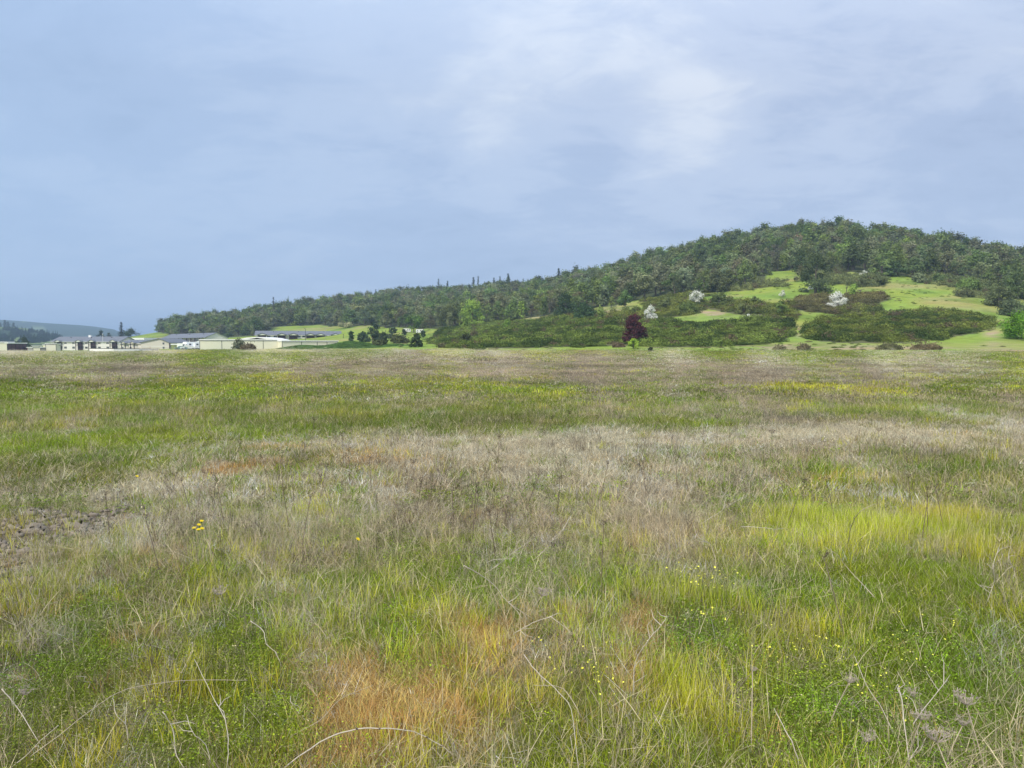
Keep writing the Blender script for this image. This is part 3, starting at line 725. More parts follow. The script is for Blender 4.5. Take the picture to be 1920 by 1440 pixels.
def trunk_mb(kind, H, Rw, cs, r, tr=None):
    mb = MB(); tr = tr or H*.028
    top = H*(.55 if kind != 'column' else .85); bend = r.uniform(-.04, .04)*H
    pts = [(0, 0, -.4), (bend*.3, 0, top*.33), (bend, bend*.4, top*.66), (bend*.8, bend*.6, top)]
    mb.tube(pts, [tr*1.35, tr, tr*.75, tr*.3], 6)
    for i in range(min(7, len(cs))):
        c = cs[(i*3+1) % len(cs)]; t = r.uniform(.3, .75); s = Vector((bend*t, 0, top*t))
        e = Vector(c[:3]); m = s.lerp(e, .5)+Vector((0, 0, -.05*H+r.uniform(-.1, .1)))
        mb.tube([s, m, e], [tr*.5, tr*.32, tr*.12], 5)
    return mb
def conifer_mesh(name, H, Rw, r, mats, sparse=0.0, levels=22, start=.12):
    """spruce-like: whorls of drooping fans of needles round a stem"""
    P, Nn = [], []
    for i in range(levels):
        t = start+(1-start)*(i/levels); rr = Rw*(1-t)**.85*r.uniform(.75, 1.1)+.12
        nb = max(4, int(9*(1-t)+4))
        for b in range(nb):
            if r.uniform() < sparse: continue
            a = r.uniform(0, 6.283); L = rr*r.uniform(.6, 1.1); m = max(3, int(L/.28))
            for k in range(m):
                f = (k+.6)/m
                for _ in range(2):
                    P.append((math.cos(a)*L*f+r.normal(0, .12), math.sin(a)*L*f+r.normal(0, .12), H*t-L*f*.32+r.normal(0, .1)))
                    Nn.append((math.cos(a)*.4+r.normal(0, .4), math.sin(a)*.4+r.normal(0, .4), .8))
    P = np.array(P); Nn = np.array(Nn)
    V, Q, B = leafquads(P, Nn, .30, r, 1.8)
    return mesh_np(name, V, quads=Q, mats=mats, attrs={'vb': ('FLOAT', 'POINT', B.astype(np.float32))})
def conifer_trunk(H):
    return MB().tube([(0, 0, -.4), (0, 0, H*.5), (0, 0, H*.99)], [H*.02, H*.012, H*.003], 6)

NOAK = 10
oak_cr, oak_tk, oak_inst = [], [], []
for i in range(NOAK):
    r = np.random.default_rng(400+i); H = 10.0; kd = ('oak', 'oak', 'vase', 'oak', 'bush', 'oak', 'column', 'vase', 'oak', 'bush')[i]; Rw = r.uniform(3.2, 4.8)*(.75 if kd == 'column' else 1)
    me, cs = make_crown('oak_crown_%d' % i, kd, H, Rw, .44, r, (13, 24, 18, 30, 22, 16, 20, 14, 26, 18)[i], (110, 52, 60, 44, 56, 60, 60, 60, 40, 70)[i])
    tk = trunk_mb('oak', H, Rw, cs, r).mesh('oak_trunk_%d' % i, M_BARK)
    oak_cr.append(me); oak_tk.append(tk)
    # one joined mesh of the same tree for the mass behind
    n = len(me.vertices); co = np.zeros(n*3, np.float32); me.vertices.foreach_get('co', co); co = co.reshape(-1, 3)
    vb = np.zeros(n, np.float32); me.attributes['vb'].data.foreach_get('value', vb)
    qs = np.arange(n).reshape(-1, 4)
    tv = np.array([v.co[:] for v in tk.vertices], np.float32); tq = np.array([p.vertices[:] for p in tk.polygons if len(p.vertices) == 4])
    oak_inst.append(mesh_np('oak_whole_%d' % i, np.concatenate([co, tv]), quads=np.concatenate([qs, tq+n]), mats=[M_LEAF_I, M_BARK],
                            qm=np.concatenate([np.zeros(len(qs)), np.ones(len(tq))]), attrs={'vb': ('FLOAT', 'POINT', np.concatenate([vb, np.full(len(tv), .5, np.float32)]))}))
con_inst = [conifer_mesh('conifer_whole_%d' % i, 14, 2.6, np.random.default_rng(440+i), [M_LEAF_I], .1*i) for i in range(3)]

OAKC = {'dark green': (.120, .165, .062), 'mid green': (.165, .22, .072), 'grey-green': (.21, .235, .125), 'brownish': (.20, .20, .11), 'yellow-green': (.21, .28, .075)}
OAKP = [('dark green', .28), ('mid green', .24), ('grey-green', .28), ('brownish', .09), ('yellow-green', .08)]
def build_woods():
    gp = 7.0; X, Y = np.meshgrid(np.arange(-420, 420, gp), np.arange(150, 770, gp*1.15))
    X = X.ravel()+rng.uniform(-.42, .42, X.size)*gp; Y = Y.ravel()+rng.uniform(-.42, .42, Y.size)*gp
    keep = (np.abs(X/Y) < .86) & (Y > 150); X, Y = X[keep], Y[keep]
    k = in_woods(X, Y); X, Y = X[k], Y[k]; px = CX+F*X/Y/cp
    # leave out what is right down behind the buildings
    k = ~((px < 470) & (Y < 505)) & ~((px >= 470) & (px < 660) & (Y < 480)); X, Y, px = X[k], Y[k], px[k]
    depth_in = Y-np.interp(px, WBX, WFY)
    Z = height(X, Y); n = len(X)
    patch = fbm(X/34, Y/26, 101, 3); u = rng.uniform(0, 1, n)*.55+np.clip((patch-.5)*2.2+.5, 0, 1)*.45
    cum = np.cumsum([p for _, p in OAKP]); T = np.minimum((u[:, None] > cum[None]).sum(1), len(OAKP)-1)
    # the ridge crest carries paler, barer oaks on the right hill
    H = 10.4*rng.uniform(.5, 1.22, n)*np.where(Y > 560, 1.05, 1.0)*(.85+.3*fbm(X/25, Y/25, 111, 2))
    near = np.argsort(depth_in*1.0+Y*.16+rng.uniform(0, 6, n)); near = near[(px[near] > -20) & (px[near] < 1950)]
    near = near[:300]; isn = np.zeros(n, bool); isn[near] = True
    names = [a for a, _ in OAKP]; protos = {}
    secs = [(520, 'above the apartment roofs'), (860, 'along the foot of the wooded ridge'), (1130, 'behind the long lower thicket'), (1450, 'at the lower edge of the steep hill wood'), (9999, 'above the bright hillside meadow')]
    for i in near:
        ty = names[T[i]]; m = int(rng.integers(0, NOAK)); s = H[i]/10
        sec = next(t for lim, t in secs if px[i] < lim)
        key = m; szw = 'taller than its neighbours' if H[i] > 10.9 else ('low and broad' if H[i] < 8.2 else 'of middling height')
        if key not in protos:
            t = thing('oak_tree', '', 'oak tree', (0, 0, 0), 0, 'oaks along the edge of the woods')
            link('crown', oak_cr[m], t); link('trunk', oak_tk[m], t); protos[key] = t
        else: t = dup(protos[key])
        w = s*rng.uniform(.85, 1.5)
        t.location = (X[i], Y[i], Z[i]-.1); t.rotation_euler = (0, 0, rng.uniform(0, 6.28)); t.scale = (w, w, s)
        t['label'] = '%s oak %s, %s' % (ty, sec, szw)
        b = np.array(OAKC[ty])*rng.uniform(.75, 1.3)*(1+rng.normal(0, .06, 3))
        for c in t.children:
            if c.name.startswith('crown'): c.color = (*np.clip(b, .01, 1), 1)
    r = np.where(~isn)[0]; col = np.array([OAKC[names[t]] for t in T[r]])*rng.uniform(.72, 1.28, (len(r), 1))*(1+rng.normal(0, .06, (len(r), 3)))
    idx = rng.integers(0, NOAK, len(r)); w = H[r]/10*rng.uniform(.9, 1.65, len(r))
    P = np.stack([X[r], Y[r], Z[r]-.1], 1)
    rot = np.stack([rng.normal(0, .05, len(r)), rng.normal(0, .05, len(r)), rng.uniform(0, 6.28, len(r))], 1)
    # far wood on the left-hand hills, conifers and oaks in one mass
    fx, fy = [], []
    nR, nA, _ = GV.shape
    A0 = np.where((GANG > -42) & (GANG < -24.5))[0]; R0 = np.where((GRR > 1000) & (GRR < 3600))[0]
    far_n = 2600; aa = rng.uniform(GANG[A0[0]], GANG[A0[-1]], far_n); rr = rng.uniform(1150, 1620, far_n)
    ai = np.searchsorted(GANG, aa).clip(1, nA-1); ri = np.searchsorted(GRR, rr).clip(1, nR-1)
    fa = (aa-GANG[ai-1])/(GANG[ai]-GANG[ai-1]); fr = (rr-GRR[ri-1])/(GRR[ri]-GRR[ri-1])
    zf = (GV[ri-1, ai-1, 2]*(1-fa)+GV[ri-1, ai, 2]*fa)*(1-fr)+(GV[ri, ai-1, 2]*(1-fa)+GV[ri, ai, 2]*fa)*fr
    k = (fbm(aa*2.2, rr/90, 5, 3) > .44) & (aa < -30.2); aa, rr, zf = aa[k], rr[k], zf[k]; m = len(aa)
    con = rng.uniform(0, 1, m) < .35
    P = np.concatenate([P, np.stack([rr*np.sin(R(1)*aa), rr*np.cos(R(1)*aa), zf-.5], 1)])
    rot = np.concatenate([rot, np.stack([np.zeros(m), np.zeros(m), rng.uniform(0, 6.28, m)], 1)])
    sc_ = np.stack([w, w, H[r]/10], 1); s2 = rng.uniform(.5, 1.0, m)*np.where(con, .9, .9); sc_ = np.concatenate([sc_, np.stack([s2*1.2, s2*1.2, s2], 1)])
    idx = np.concatenate([idx, np.where(con, NOAK+rng.integers(0, 3, m), rng.integers(0, NOAK, m))])
    col = np.concatenate([col, np.array([[.03, .055, .03]])*rng.uniform(.7, 1.6, (m, 1))])
    o = scatter('woods', P, rot, sc_, idx, np.clip(col, .01, 1), src_coll('wood_tree', oak_inst+con_inst))
    tag(o, 'dense mixed oak woods covering the ridge and the far hills', 'woods', kind='stuff')
    print('WOODS', n)
build_woods()

# ------------------------------------------------------------------ brambles and scrub on the slope
def clumpmesh(name, rad, h, n, leaf, r, mat_, up=.5):
    d = r.normal(size=(n, 3)); d[:, 2] = np.abs(d[:, 2]); d /= np.linalg.norm(d, axis=1, keepdims=True)
    k = r.uniform(.55, 1.05, n)[:, None]; lump = (1+.25*np.sin(d[:, 0:1]*5+r.uniform(0, 6))*np.cos(d[:, 1:2]*5))
    P = d*k*lump*np.array([rad, rad, h]); Nn = d+r.normal(0, .5, (n, 3))+np.array([0, 0, up])
    V, Q, B = leafquads(P, Nn, leaf, r, 1.4)
    return mesh_np(name, V, quads=Q, mats=[mat_], attrs={'vb': ('FLOAT', 'POINT', B.astype(np.float32))})
BR = [clumpmesh('bramble_clump_%d' % i, 1.5, 1.25, 330, .21, np.random.default_rng(600+i), M_LEAF_I) for i in range(5)]
bram_src = src_coll('bramble_clump', BR)
def thicket(name, polys, label, cell, hs, cols, seed, ybounds=(100, 420)):
    X, Y = np.meshgrid(np.arange(-160, 180, cell), np.arange(ybounds[0], ybounds[1], cell*1.2))
    r = np.random.default_rng(seed)
    X = X.ravel()+r.uniform(-.5, .5, X.size)*cell; Y = Y.ravel()+r.uniform(-.5, .5, Y.size)*cell
    Z = height(X, Y); px, v = project(X, Y, Z); v = v+(fbm(X/4, Y/4, seed, 3)-.5)*10+(fbm(X/11, Y/7, seed+2, 3)-.5)*10; px = px+(fbm(X/9, Y/9, seed+3, 3)-.5)*24; k = np.zeros(len(X), bool)
    for p in polys: k |= inpoly(px, v+2, p)
    dep_ok = np.abs(Z-(CAMH+Y*slope(v))) < 1e9
    X, Y, Z = X[k], Y[k], Z[k]; n = len(X)
    ridge = fbm(X/9, Y/3.2, seed+4, 3); hk = .30+1.9*np.clip((ridge-.34)*2.4, 0, 1)
    s = r.uniform(.8, 1.25, n); p1 = fbm(X/7, Y/3.5, seed+8, 3)[:, None]; p2 = r.uniform(.7, 1.3, (n, 1))
    c = np.array(cols[0])*(1-np.clip((p1-.35)*3, 0, 1))+np.array(cols[1])*np.clip((p1-.35)*3, 0, 1); c = c*p2*1.0
    br = (r.uniform(0, 1, n) < .09)[:, None]; c = np.where(br, np.array([[.16, .13, .075]]), c)
    o = scatter(name, np.stack([X, Y, Z-.15], 1), np.stack([r.normal(0, .12, n), r.normal(0, .12, n), r.uniform(0, 6.28, n)], 1),
                np.stack([s, s, s*hs*hk], 1), r.integers(0, 5, n), np.clip(c, .01, 1), bram_src)
    tag(o, label, 'thicket', kind='stuff'); return n
DK, LT = (.075, .115, .03), (.23, .30, .065)
thicket('bramble_thicket', [BR_A], 'long dark bramble thicket along the foot of the slope, with the maroon tree in it', 1.25, .72, (DK, LT), 1)
thicket('bramble_thicket', [BR_B], 'lens-shaped dark bramble thicket below the bright meadow at right', 1.25, .72, (DK, (.22, .26, .055)), 2)
thicket('bramble_thicket', [BR_C], 'brownish bramble patch around the large white blossoming bush', 1.35, .6, ((.14, .135, .065), (.26, .24, .09)), 3)
BR_J = [(1128, 606), (1145, 588), (1200, 584), (1235, 572), (1240, 604)]; BR_K = [(1440, 600), (1436, 576), (1480, 570), (1500, 590), (1495, 604)]
BR_L = [(1200, 566), (1260, 556), (1330, 549), (1345, 556), (1290, 566), (1215, 580)]; BR_M = [(1560, 585), (1640, 578), (1650, 592), (1570, 598)]
thicket('scrub', [BR_D, BR_H, BR_J, BR_K, BR_L, BR_M], 'mixed olive scrub above the long bramble thicket', 1.7, .7, ((.10, .13, .04), (.25, .28, .065)), 4)
thicket('scrub', [BR_E, BR_F, BR_G, BR_I], 'grey-green scrub patches just under the hillside woods', 1.9, .9, ((.15, .18, .08), (.26, .29, .11)), 5)

# ------------------------------------------------------------------ single trees and shrubs
M_BLOSSOM = leaf_mat('blossom', 'flat', (.90, .90, .84), 0.25, 0.15, 0)
_single = {}
def single(px, vb, vt, wpx, kind, col, label, name='tree', cat='tree', group=None, ymin=100, leaf=None, trunk=True, flower=0.0, depth=None, nclump=None, lift=0.0, lean=0.0):
    if depth: x = (px-CX)/F/cp*depth; g = Vector((x, depth, gz(x, depth)))
    else: g = ground_at(px, vb, ymin)
    top = CAMH+g.y*float(slope(vt)); H = max(top-g.z, .6)*(1.12 if flower else 1); W = wpx/F*g.y/2*(1.08 if flower else 1)
    seed = int(px*7+vt) % 9973; r = np.random.default_rng(seed)
    t = thing(name, label, cat, g, r.uniform(0, 6.28), group)
    lf = leaf or max(.16, min(.45, g.y/F*2.2))
    me, cs = make_crown(name+'_crown', kind, H, W, lf, r, nclump or ((32 if kind == 'bush' else 22) if wpx > 34 else (18 if wpx > 20 else 11)), int(np.clip(90*(W*2/5)**.8/(lf/.35)**1.3, 26, 200)), mats=[M_LEAF_O, M_BLOSSOM] if flower else [M_LEAF_O], flower=flower)
    cr = link('crown' if cat != 'shrub' else 'foliage', me, t); cr.color = (*[min(.5, c_*1.45) for c_ in col], 1)
    if trunk: link('trunk' if cat != 'shrub' else 'stem', trunk_mb(kind, H, W, cs, r).mesh('stem_mesh', M_BARK), t)
    if lean: t.rotation_euler = (0, lean, 0)
    return t
GRN = (.15, .235, .045); DGR = (.045, .075, .03); OLV = (.10, .125, .045)
for a in [
 (886, 614, 557, 48, 'bush', (.19, .27, .055), 'large bright green rounded tree standing before the ridge woods'),
 (978, 601, 561, 17, 'column', (.20, .28, .06), 'slim light green upright tree with a rounded top on the ridge slope'),
 (964, 604, 582, 26, 'oak', (.10, .135, .05), 'small olive tree pressed against the slim light green tree'),
 (951, 622, 600, 18, 'column', GRN, 'young bright green tree growing out of the left end of the thicket'),
 (699, 643, 600, 31, 'bush', (.035, .055, .03), 'tall dark evergreen tree near the end of the grassy mound'),
 (681, 642, 621, 22, 'bush', (.04, .065, .032), 'squat dark tree touching the left side of the tall dark evergreen'),
 (718, 644, 622, 23, 'bush', (.05, .07, .035), 'squat dark tree touching the right side of the tall dark evergreen'),
 (659, 641, 621, 13, 'column', (.05, .085, .04), 'small narrow dark tree just left of the dark evergreen group'),
 (776, 624, 591, 30, 'vase', (.09, .15, .04), 'leafy two-toned green tree above the small white trailers'),
 (780, 651, 623, 26, 'bush', (.05, .075, .03), 'dark round tree with a forked trunk on the open grass'),
 (737, 625, 613, 18, 'bush', (.05, .075, .035), 'small dark round tree on the grass left of the white trailers'),
 (757, 630, 616, 12, 'oak', (.06, .085, .04), 'small grey-green tree left of the first white trailer'),
 (794, 633, 620, 11, 'column', (.05, .08, .04), 'small dark upright tree right of the second white trailer'),
 (649, 632, 606, 26, 'vase', (.30, .30, .17), 'pale nearly leafless tree right of the long apartment roof'),
 (623, 622, 613, 16, 'oak', (.07, .10, .05), 'small round tree just above the right end of the apartment roof'),
 (1125, 605, 576, 20, 'column', (.20, .26, .07), 'pale yellow-green willow-like tree above the left thicket'),
 (1095, 600, 565, 42, 'bush', (.055, .095, .04), 'broad dark green tree beside the pale willow-like tree'),
 (1172, 577, 546, 32, 'oak', (.09, .145, .05), 'round mid green tree above the tan bank'),
 (1146, 577, 555, 16, 'oak', (.17, .21, .07), 'small light olive tree left of the round mid green tree'),
 (1195, 545, 526, 20, 'oak', (.26, .28, .13), 'pale creamy green small tree at the wood edge'),
 (1262, 545, 527, 24, 'oak', (.15, .18, .085), 'grey-green rounded small tree left of the tallest blossom bush'),
 (1529, 551, 466, 60, 'bush', (.075, .10, .045), 'big grey-green oak standing forward of the hill woods'),
 (1502, 528, 498, 30, 'oak', (.14, .14, .075), 'brownish small oak left of the big forward oak'),
 (1600, 556, 532, 18, 'column', (.20, .29, .06), 'thin bright green sapling between two bare trunks'),
 (1180, 566, 528, 40, 'oak', (.08, .10, .045), 'olive oak at the wood edge above the tan bank'),
 (1345, 548, 505, 44, 'bush', (.10, .115, .055), 'tall grey-green oak above the meadow strip'),
 (1060, 594, 545, 40, 'bush', (.05, .08, .035), 'dark spreading oak shading the slope grass'),
 (1715, 520, 484, 46, 'oak', (.10, .14, .06), 'broad oak at the top of the bright meadow'),
 (1680, 520, 492, 34, 'oak', (.07, .11, .045), 'dark green oak left of the broad meadow-top oak'),
 (192, 634, 616, 20, 'oak', (.035, .055, .035), 'dark round tree behind the first apartment roof'),
 (206, 636, 625, 18, 'oak', (.05, .07, .045), 'low dark tree beside the round one behind the apartment roof'),
 (248, 626, 618, 34, 'oak', (.045, .07, .035), 'low spreading dark tree at the foot of the ridge above the green bank'),
 (430, 638, 626, 24, 'oak', (.07, .10, .045), 'round green tree behind the gable of the receding apartment block'),
 (464, 640, 622, 30, 'oak', (.055, .085, .04), 'dark tree behind the peaked shed roof'),
 (392, 626, 606, 34, 'oak', (.07, .095, .045), 'dark tree rising behind the receding apartment gable'),
 (48, 655, 632, 26, 'oak', (.05, .07, .035), 'dark tree behind the maroon storage doors'),
]: single(*a, depth={192: 560, 206: 560, 430: 500, 464: 500, 392: 560, 48: 420, 649: 480, 623: 520, 248: 640}.get(a[0]))
def bush(px, vb, vt, w, col, label, **k):
    k.setdefault('name', 'shrub'); k.setdefault('cat', 'shrub'); return single(px, vb, vt, w, 'bush', col, label, **k)
for a in [
 (1187, 654, 634, 22, (.24, .33, .05), 'bright lime green shrub at the foot of the maroon tree'),
 (1219, 660, 651, 10, (.045, .06, .03), 'tiny dark shrub alone on the green strip at the field edge'),
 (750, 643, 631, 38, (.075, .085, .035), 'low brown-green mound shrub on the open grass'),
 (730, 634, 628, 26, (.06, .075, .035), 'low dark shrub left of the mound shrub on open grass'),
 (714, 648, 638, 30, (.07, .085, .035), 'low shrub in front of the dark evergreen group'),
 (448, 656, 636, 28, (.13, .145, .09), 'round grey-green bush in front of the cream storage wall'),
 (466, 657, 646, 34, (.10, .085, .05), 'brown sprawling bush right of the round bush by the storage wall'),
 (1466, 589, 562, 24, (.12, .17, .045), 'round green shrub at the left end of the brownish bramble patch'),
 (1415, 575, 556, 24, (.10, .13, .045), 'olive shrub beside the meadow strip above the scrub'),
 (1395, 588, 568, 26, (.14, .16, .06), 'grey-green shrub in the middle of the mixed scrub'),
 (1348, 573, 547, 34, (.12, .155, .05), 'olive round shrub right of the pale blossom bush'),
 (1288, 590, 568, 40, (.11, .15, .045), 'broad olive shrub under the pale blossom bush'),
 (1245, 577, 555, 30, (.13, .155, .06), 'grey-green shrub left of the pale blossom bush'),
 (1604, 596, 576, 26, (.13, .14, .06), 'round brownish shrub above the lens-shaped thicket'),
 (1620, 535, 517, 30, (.12, .14, .06), 'olive shrub around the small white blossom bush'),
 (1650, 536, 519, 28, (.10, .12, .05), 'dark grey-green shrub at the top corner of the bright meadow'),
 (1724, 530, 511, 28, (.16, .19, .10), 'pale grey-green shrub at the meadow top'),
 (1760, 532, 514, 34, (.10, .14, .05), 'dark green shrub right of the pale meadow-top shrub'),
 (1815, 545, 522, 44, (.13, .19, .055), 'broad light green shrub at the upper right meadow edge'),
 (1850, 549, 530, 40, (.12, .15, .06), 'olive shrub right of the broad light green shrub'),
 (1808, 556, 547, 34, (.09, .10, .045), 'low dark shrub standing out into the bright meadow'),
 (1872, 576, 535, 54, (.10, .12, .055), 'grey-green tall shrub at the right end of the meadow'),
 (1908, 560, 505, 60, (.09, .125, .045), 'large round olive shrub high at the right border of the wood'),
 (1896, 592, 563, 54, (.09, .115, .06), 'rounded grey shrub above the vivid green bush'),
 (1507, 658, 645, 26, (.13, .115, .065), 'dead brown bush at the field edge below the thicket gap'),
 (1462, 657, 650, 26, (.14, .13, .075), 'low brownish tussock left of the dead brown bush'),
 (1668, 656, 649, 44, (.12, .12, .06), 'low olive scrub strip under the lens-shaped thicket'),
 (1735, 656, 650, 54, (.14, .115, .065), 'long low brown scrub at the field edge on the right'),
 (1160, 651, 646, 26, (.13, .10, .065), 'low reddish brown scrub left of the lime green shrub'),
 (833, 652, 645, 24, (.09, .09, .045), 'small round scrub at the left tip of the long thicket'),
 (872, 646, 626, 30, (.05, .06, .03), 'dark rounded shrub at the left end of the long thicket'),
]: bush(*a, ymin=118 if a[1] > 648 and a[0] > 1100 else 100)
bush(1915, 636, 583, 84, (.10, .20, .022), 'vivid green bush cut by the right edge of the picture', ymin=120, nclump=26)
single(1191, 643, 585, 50, 'bush', (.068, .026, .030), 'dark maroon purple-leaved tree standing in the long thicket', name='plum_tree', cat='plum tree', nclump=40)
bl = [(1219, 602, 574, 24, 'bush', 'bright white blossom tree behind the maroon tree'), (1305, 568, 547, 30, 'oak', 'creamy white blossom bush with a domed top at mid slope'),
 (1571, 578, 548, 34, 'bush', 'largest white blossoming bush, in the brownish bramble patch'), (1468, 558, 545, 13, 'oak', 'small white blossom tree alone on the meadow strip'),
 (1619, 520, 508, 13, 'bush', 'small white blossom bush below the hill woods'), (1765, 514, 499, 22, 'oak', 'white-tipped blossom tree at the wood edge above the bright meadow'),
 (1667, 497, 484, 22, 'oak', 'pale blossoming crown high inside the hill woods'), (1862, 530, 522, 18, 'bush', 'faint white blossom bush at the upper right of the meadow'),
 (1893, 592, 585, 14, 'bush', 'low white blossom patch beside the rounded grey shrub'), (1521, 543, 534, 10, 'bush', 'tiny white blossom bush at the foot of the big forward oak'),
 (1402, 596, 590, 8, 'bush', 'very small white blossom sprig above the long thicket')]
for (px, vb, vt, w, kd, lab) in bl:
    single(px, vb, vt, w, kd, (.16, .20, .10), lab, name='blossom_tree', cat='blossom tree', flower=.85 if kd == 'bush' else .72, leaf=.22)
# bare twisted small trees and snags
def bare(px, vb, vt, label, seed, spread=1.0, depth=None, name='bare_tree', H=None):
    if depth: x = (px-CX)/F/cp*depth; g = Vector((x, depth, gz(x, depth)))
    else: g = ground_at(px, vb, 100)
    H = CAMH+g.y*float(slope(vt))-g.z; r = np.random.default_rng(seed); t = thing(name, label, 'tree', g)
    mb = MB(); mb.tube([(0, 0, -.3), (.05*H, 0, H*.35), (.02*H, .03*H, H*.62)], [H*.06, H*.045, H*.03], 6); link('trunk', mb.mesh('trunk', M_BARK), t)
    mb = MB()
    for i in range(9):
        s = Vector((.03*H, 0, H*r.uniform(.3, .6))); a = r.uniform(0, 6.28); e = s+Vector((math.cos(a)*spread, math.sin(a)*spread, r.uniform(.2, .8)))*H*.42
        m = s.lerp(e, .5)+Vector((0, 0, .06*H)); mb.tube([s, m, e], [H*.022, H*.014, H*.005], 4)
        for _ in range(3):
            q = s.lerp(e, r.uniform(.4, 1)); mb.tube([q, q+Vector(r.normal(0, .12*H, 3))], [H*.008, H*.003], 3)
    link('branches', mb.mesh('branches', M_BARK), t)
bare(1587, 548, 533, 'small bare brown tree left of the bright sapling', 1, .7)
bare(1612, 553, 537, 'twisted leaning bare tree on the meadow with spread arms', 2, 1.3)
# conifers seen singly on the skyline
cmesh = [conifer_mesh('conifer_crown_%d' % i, 12, 2.0 if i < 2 else 1.5, np.random.default_rng(70+i), [M_LEAF_O], (.0, .25, .6)[i]) for i in range(3)]
ctr = conifer_trunk(12).mesh('conifer_trunk', M_BARK); cproto = {}
def conifer(px, vt, hpx, k, label, y=None, col=(.035, .06, .035), wide=1.0, group='conifers along the skyline of the ridge'):
    y = y or float(crest_y(px))+6; x = (px-CX)/F/cp*y; z0 = gz(x, y); H = hpx/F*y; top = CAMH+y*float(slope(vt)); H = max(H, top-z0)
    if k not in cproto:
        t = thing('conifer_tree', '', 'conifer', (0, 0, 0)); link('crown', cmesh[k], t); link('trunk', ctr, t); cproto[k] = t
    else: t = dup(cproto[k])
    t.location = (x, y, z0); s = H/12; t.scale = (s*wide, s*wide, s); t.rotation_euler = (0, 0, px); t['label'] = label
    if group: t['group'] = group
    for c in t.children:
        if c.name.startswith('crown'): c.color = (*col, 1)
cl_ = [(706, 543, 1, 'first thin conifer tip from the left on the ridge skyline'), (823, 523, 2, 'thin bare conifer left of the middle of the ridge skyline'), (840, 527, 1, 'short conifer close right of a thin bare one on the ridge'),
 (888, 520, 1, 'slim dark conifer over the large bright green tree'), (897, 518, 2, 'pale thin conifer touching the slim dark one'), (916, 527, 2, 'faint grey conifer in the gap of the skyline row'),
 (926, 521, 1, 'dark mid-sized conifer in the skyline row'), (938, 518, 2, 'grey sparse conifer left of the tallest skyline conifer'), (953, 513, 0, 'tallest and densest dark conifer of the skyline row'),
 (966, 525, 1, 'short conifer just right of the tallest skyline conifer'), (981, 523, 2, 'thin grey conifer at the right of the skyline row'), (1007, 520, 1, 'small conifer where the ridge starts to steepen'),
 (1018, 522, 2, 'faint small conifer right of where the ridge steepens'), (1047, 503, 0, 'pointed dark conifer at the start of the steep hill')]
for (px, vt, k, lab) in cl_: conifer(px, vt-1, 24, k, lab, wide=1.5, col=(.09, .125, .075))  # needles lightened, haze over the skyline put into their colour
conifer(515, 556, 46, 2, 'tall half-bare pine standing far above the ridge wood', y=600, wide=1.1, col=(.06, .07, .05), group=None)
conifer(230, 603, 30, 1, 'irregular open pine right of the first apartment roof', y=560, wide=1.6, col=(.05, .07, .05), group=None)
for i, (px, vt) in enumerate([(13, 599), (19, 602), (5, 604), (29, 604)]):
    conifer(px, vt, 14, 0, ['tallest conifer on the far left hill', 'conifer right of the tallest on the far left hill', 'conifer at the left edge on the far hill', 'lowest conifer on the far left hill crest'][i], y=1480, wide=1.3, group='conifers on the far left hill')
# green weeds over the mound
def mound():
    mx_ = at(640, 650, 236).x; r = np.random.default_rng(3); n = 1500
    X = mx_+r.uniform(-20, 20, n); Y = 236+r.uniform(-12, 9, n); Z = height(X, Y)
    k = (np.clip(1-((X-mx_)/19.5)**2, 0, 1)*np.exp(-((Y-236)/9)**2) > .12); X, Y, Z = X[k], Y[k], Z[k]; n = len(X)
    c = np.array([[.12, .22, .06]])*r.uniform(.6, 1.5, (n, 1)); s = r.uniform(.4, .8, n)
    o = scatter('mound_weeds', np.stack([X, Y, Z-.05], 1), np.stack([0*X, 0*X, r.uniform(0, 6, n)], 1), np.stack([s, s, s*.35], 1), r.integers(0, 5, n), c, bram_src)
    tag(o, 'dark green weeds covering the low earth mound before the storage row', 'weeds', kind='stuff')
mound()

def meadow_tufts():
    n = 9000; r = np.random.default_rng(12); y = r.uniform(135, 470, n); x = r.uniform(-.62, .75, n)*y; z = height(x, y); px, v = project(x, y, z)
    k = ~in_woods(x, y) & (y > np.interp(px, FOOTX, FOOTY)+4) & ~((px < 720) & (y < 520))
    for P in (BR_A, BR_B): k &= ~inpoly(px, v, P)
    d = fbm(x/14, y/14, 301, 3); k &= d > r.uniform(.35, .68, n); x, y, z = x[k], y[k], z[k]; n = len(x)
    f = fbm(x/10, y/10, 305, 2)[:, None]; c = .9*np.where(f > .55, np.array([[.26, .25, .12]]), np.array([[.17, .25, .055]]))*r.uniform(.6, 1.25, (n, 1)); s = r.uniform(.15, .5, n)
    o = scatter('meadow_weeds', np.stack([x, y, z-.03], 1), np.stack([0*x, 0*x, r.uniform(0, 6, n)], 1), np.stack([s, s, s*.55], 1), r.integers(0, 5, n), c, bram_src)
    tag(o, 'tussocks and low weeds dotting the bright hillside meadow', 'weeds', kind='stuff')
meadow_tufts()

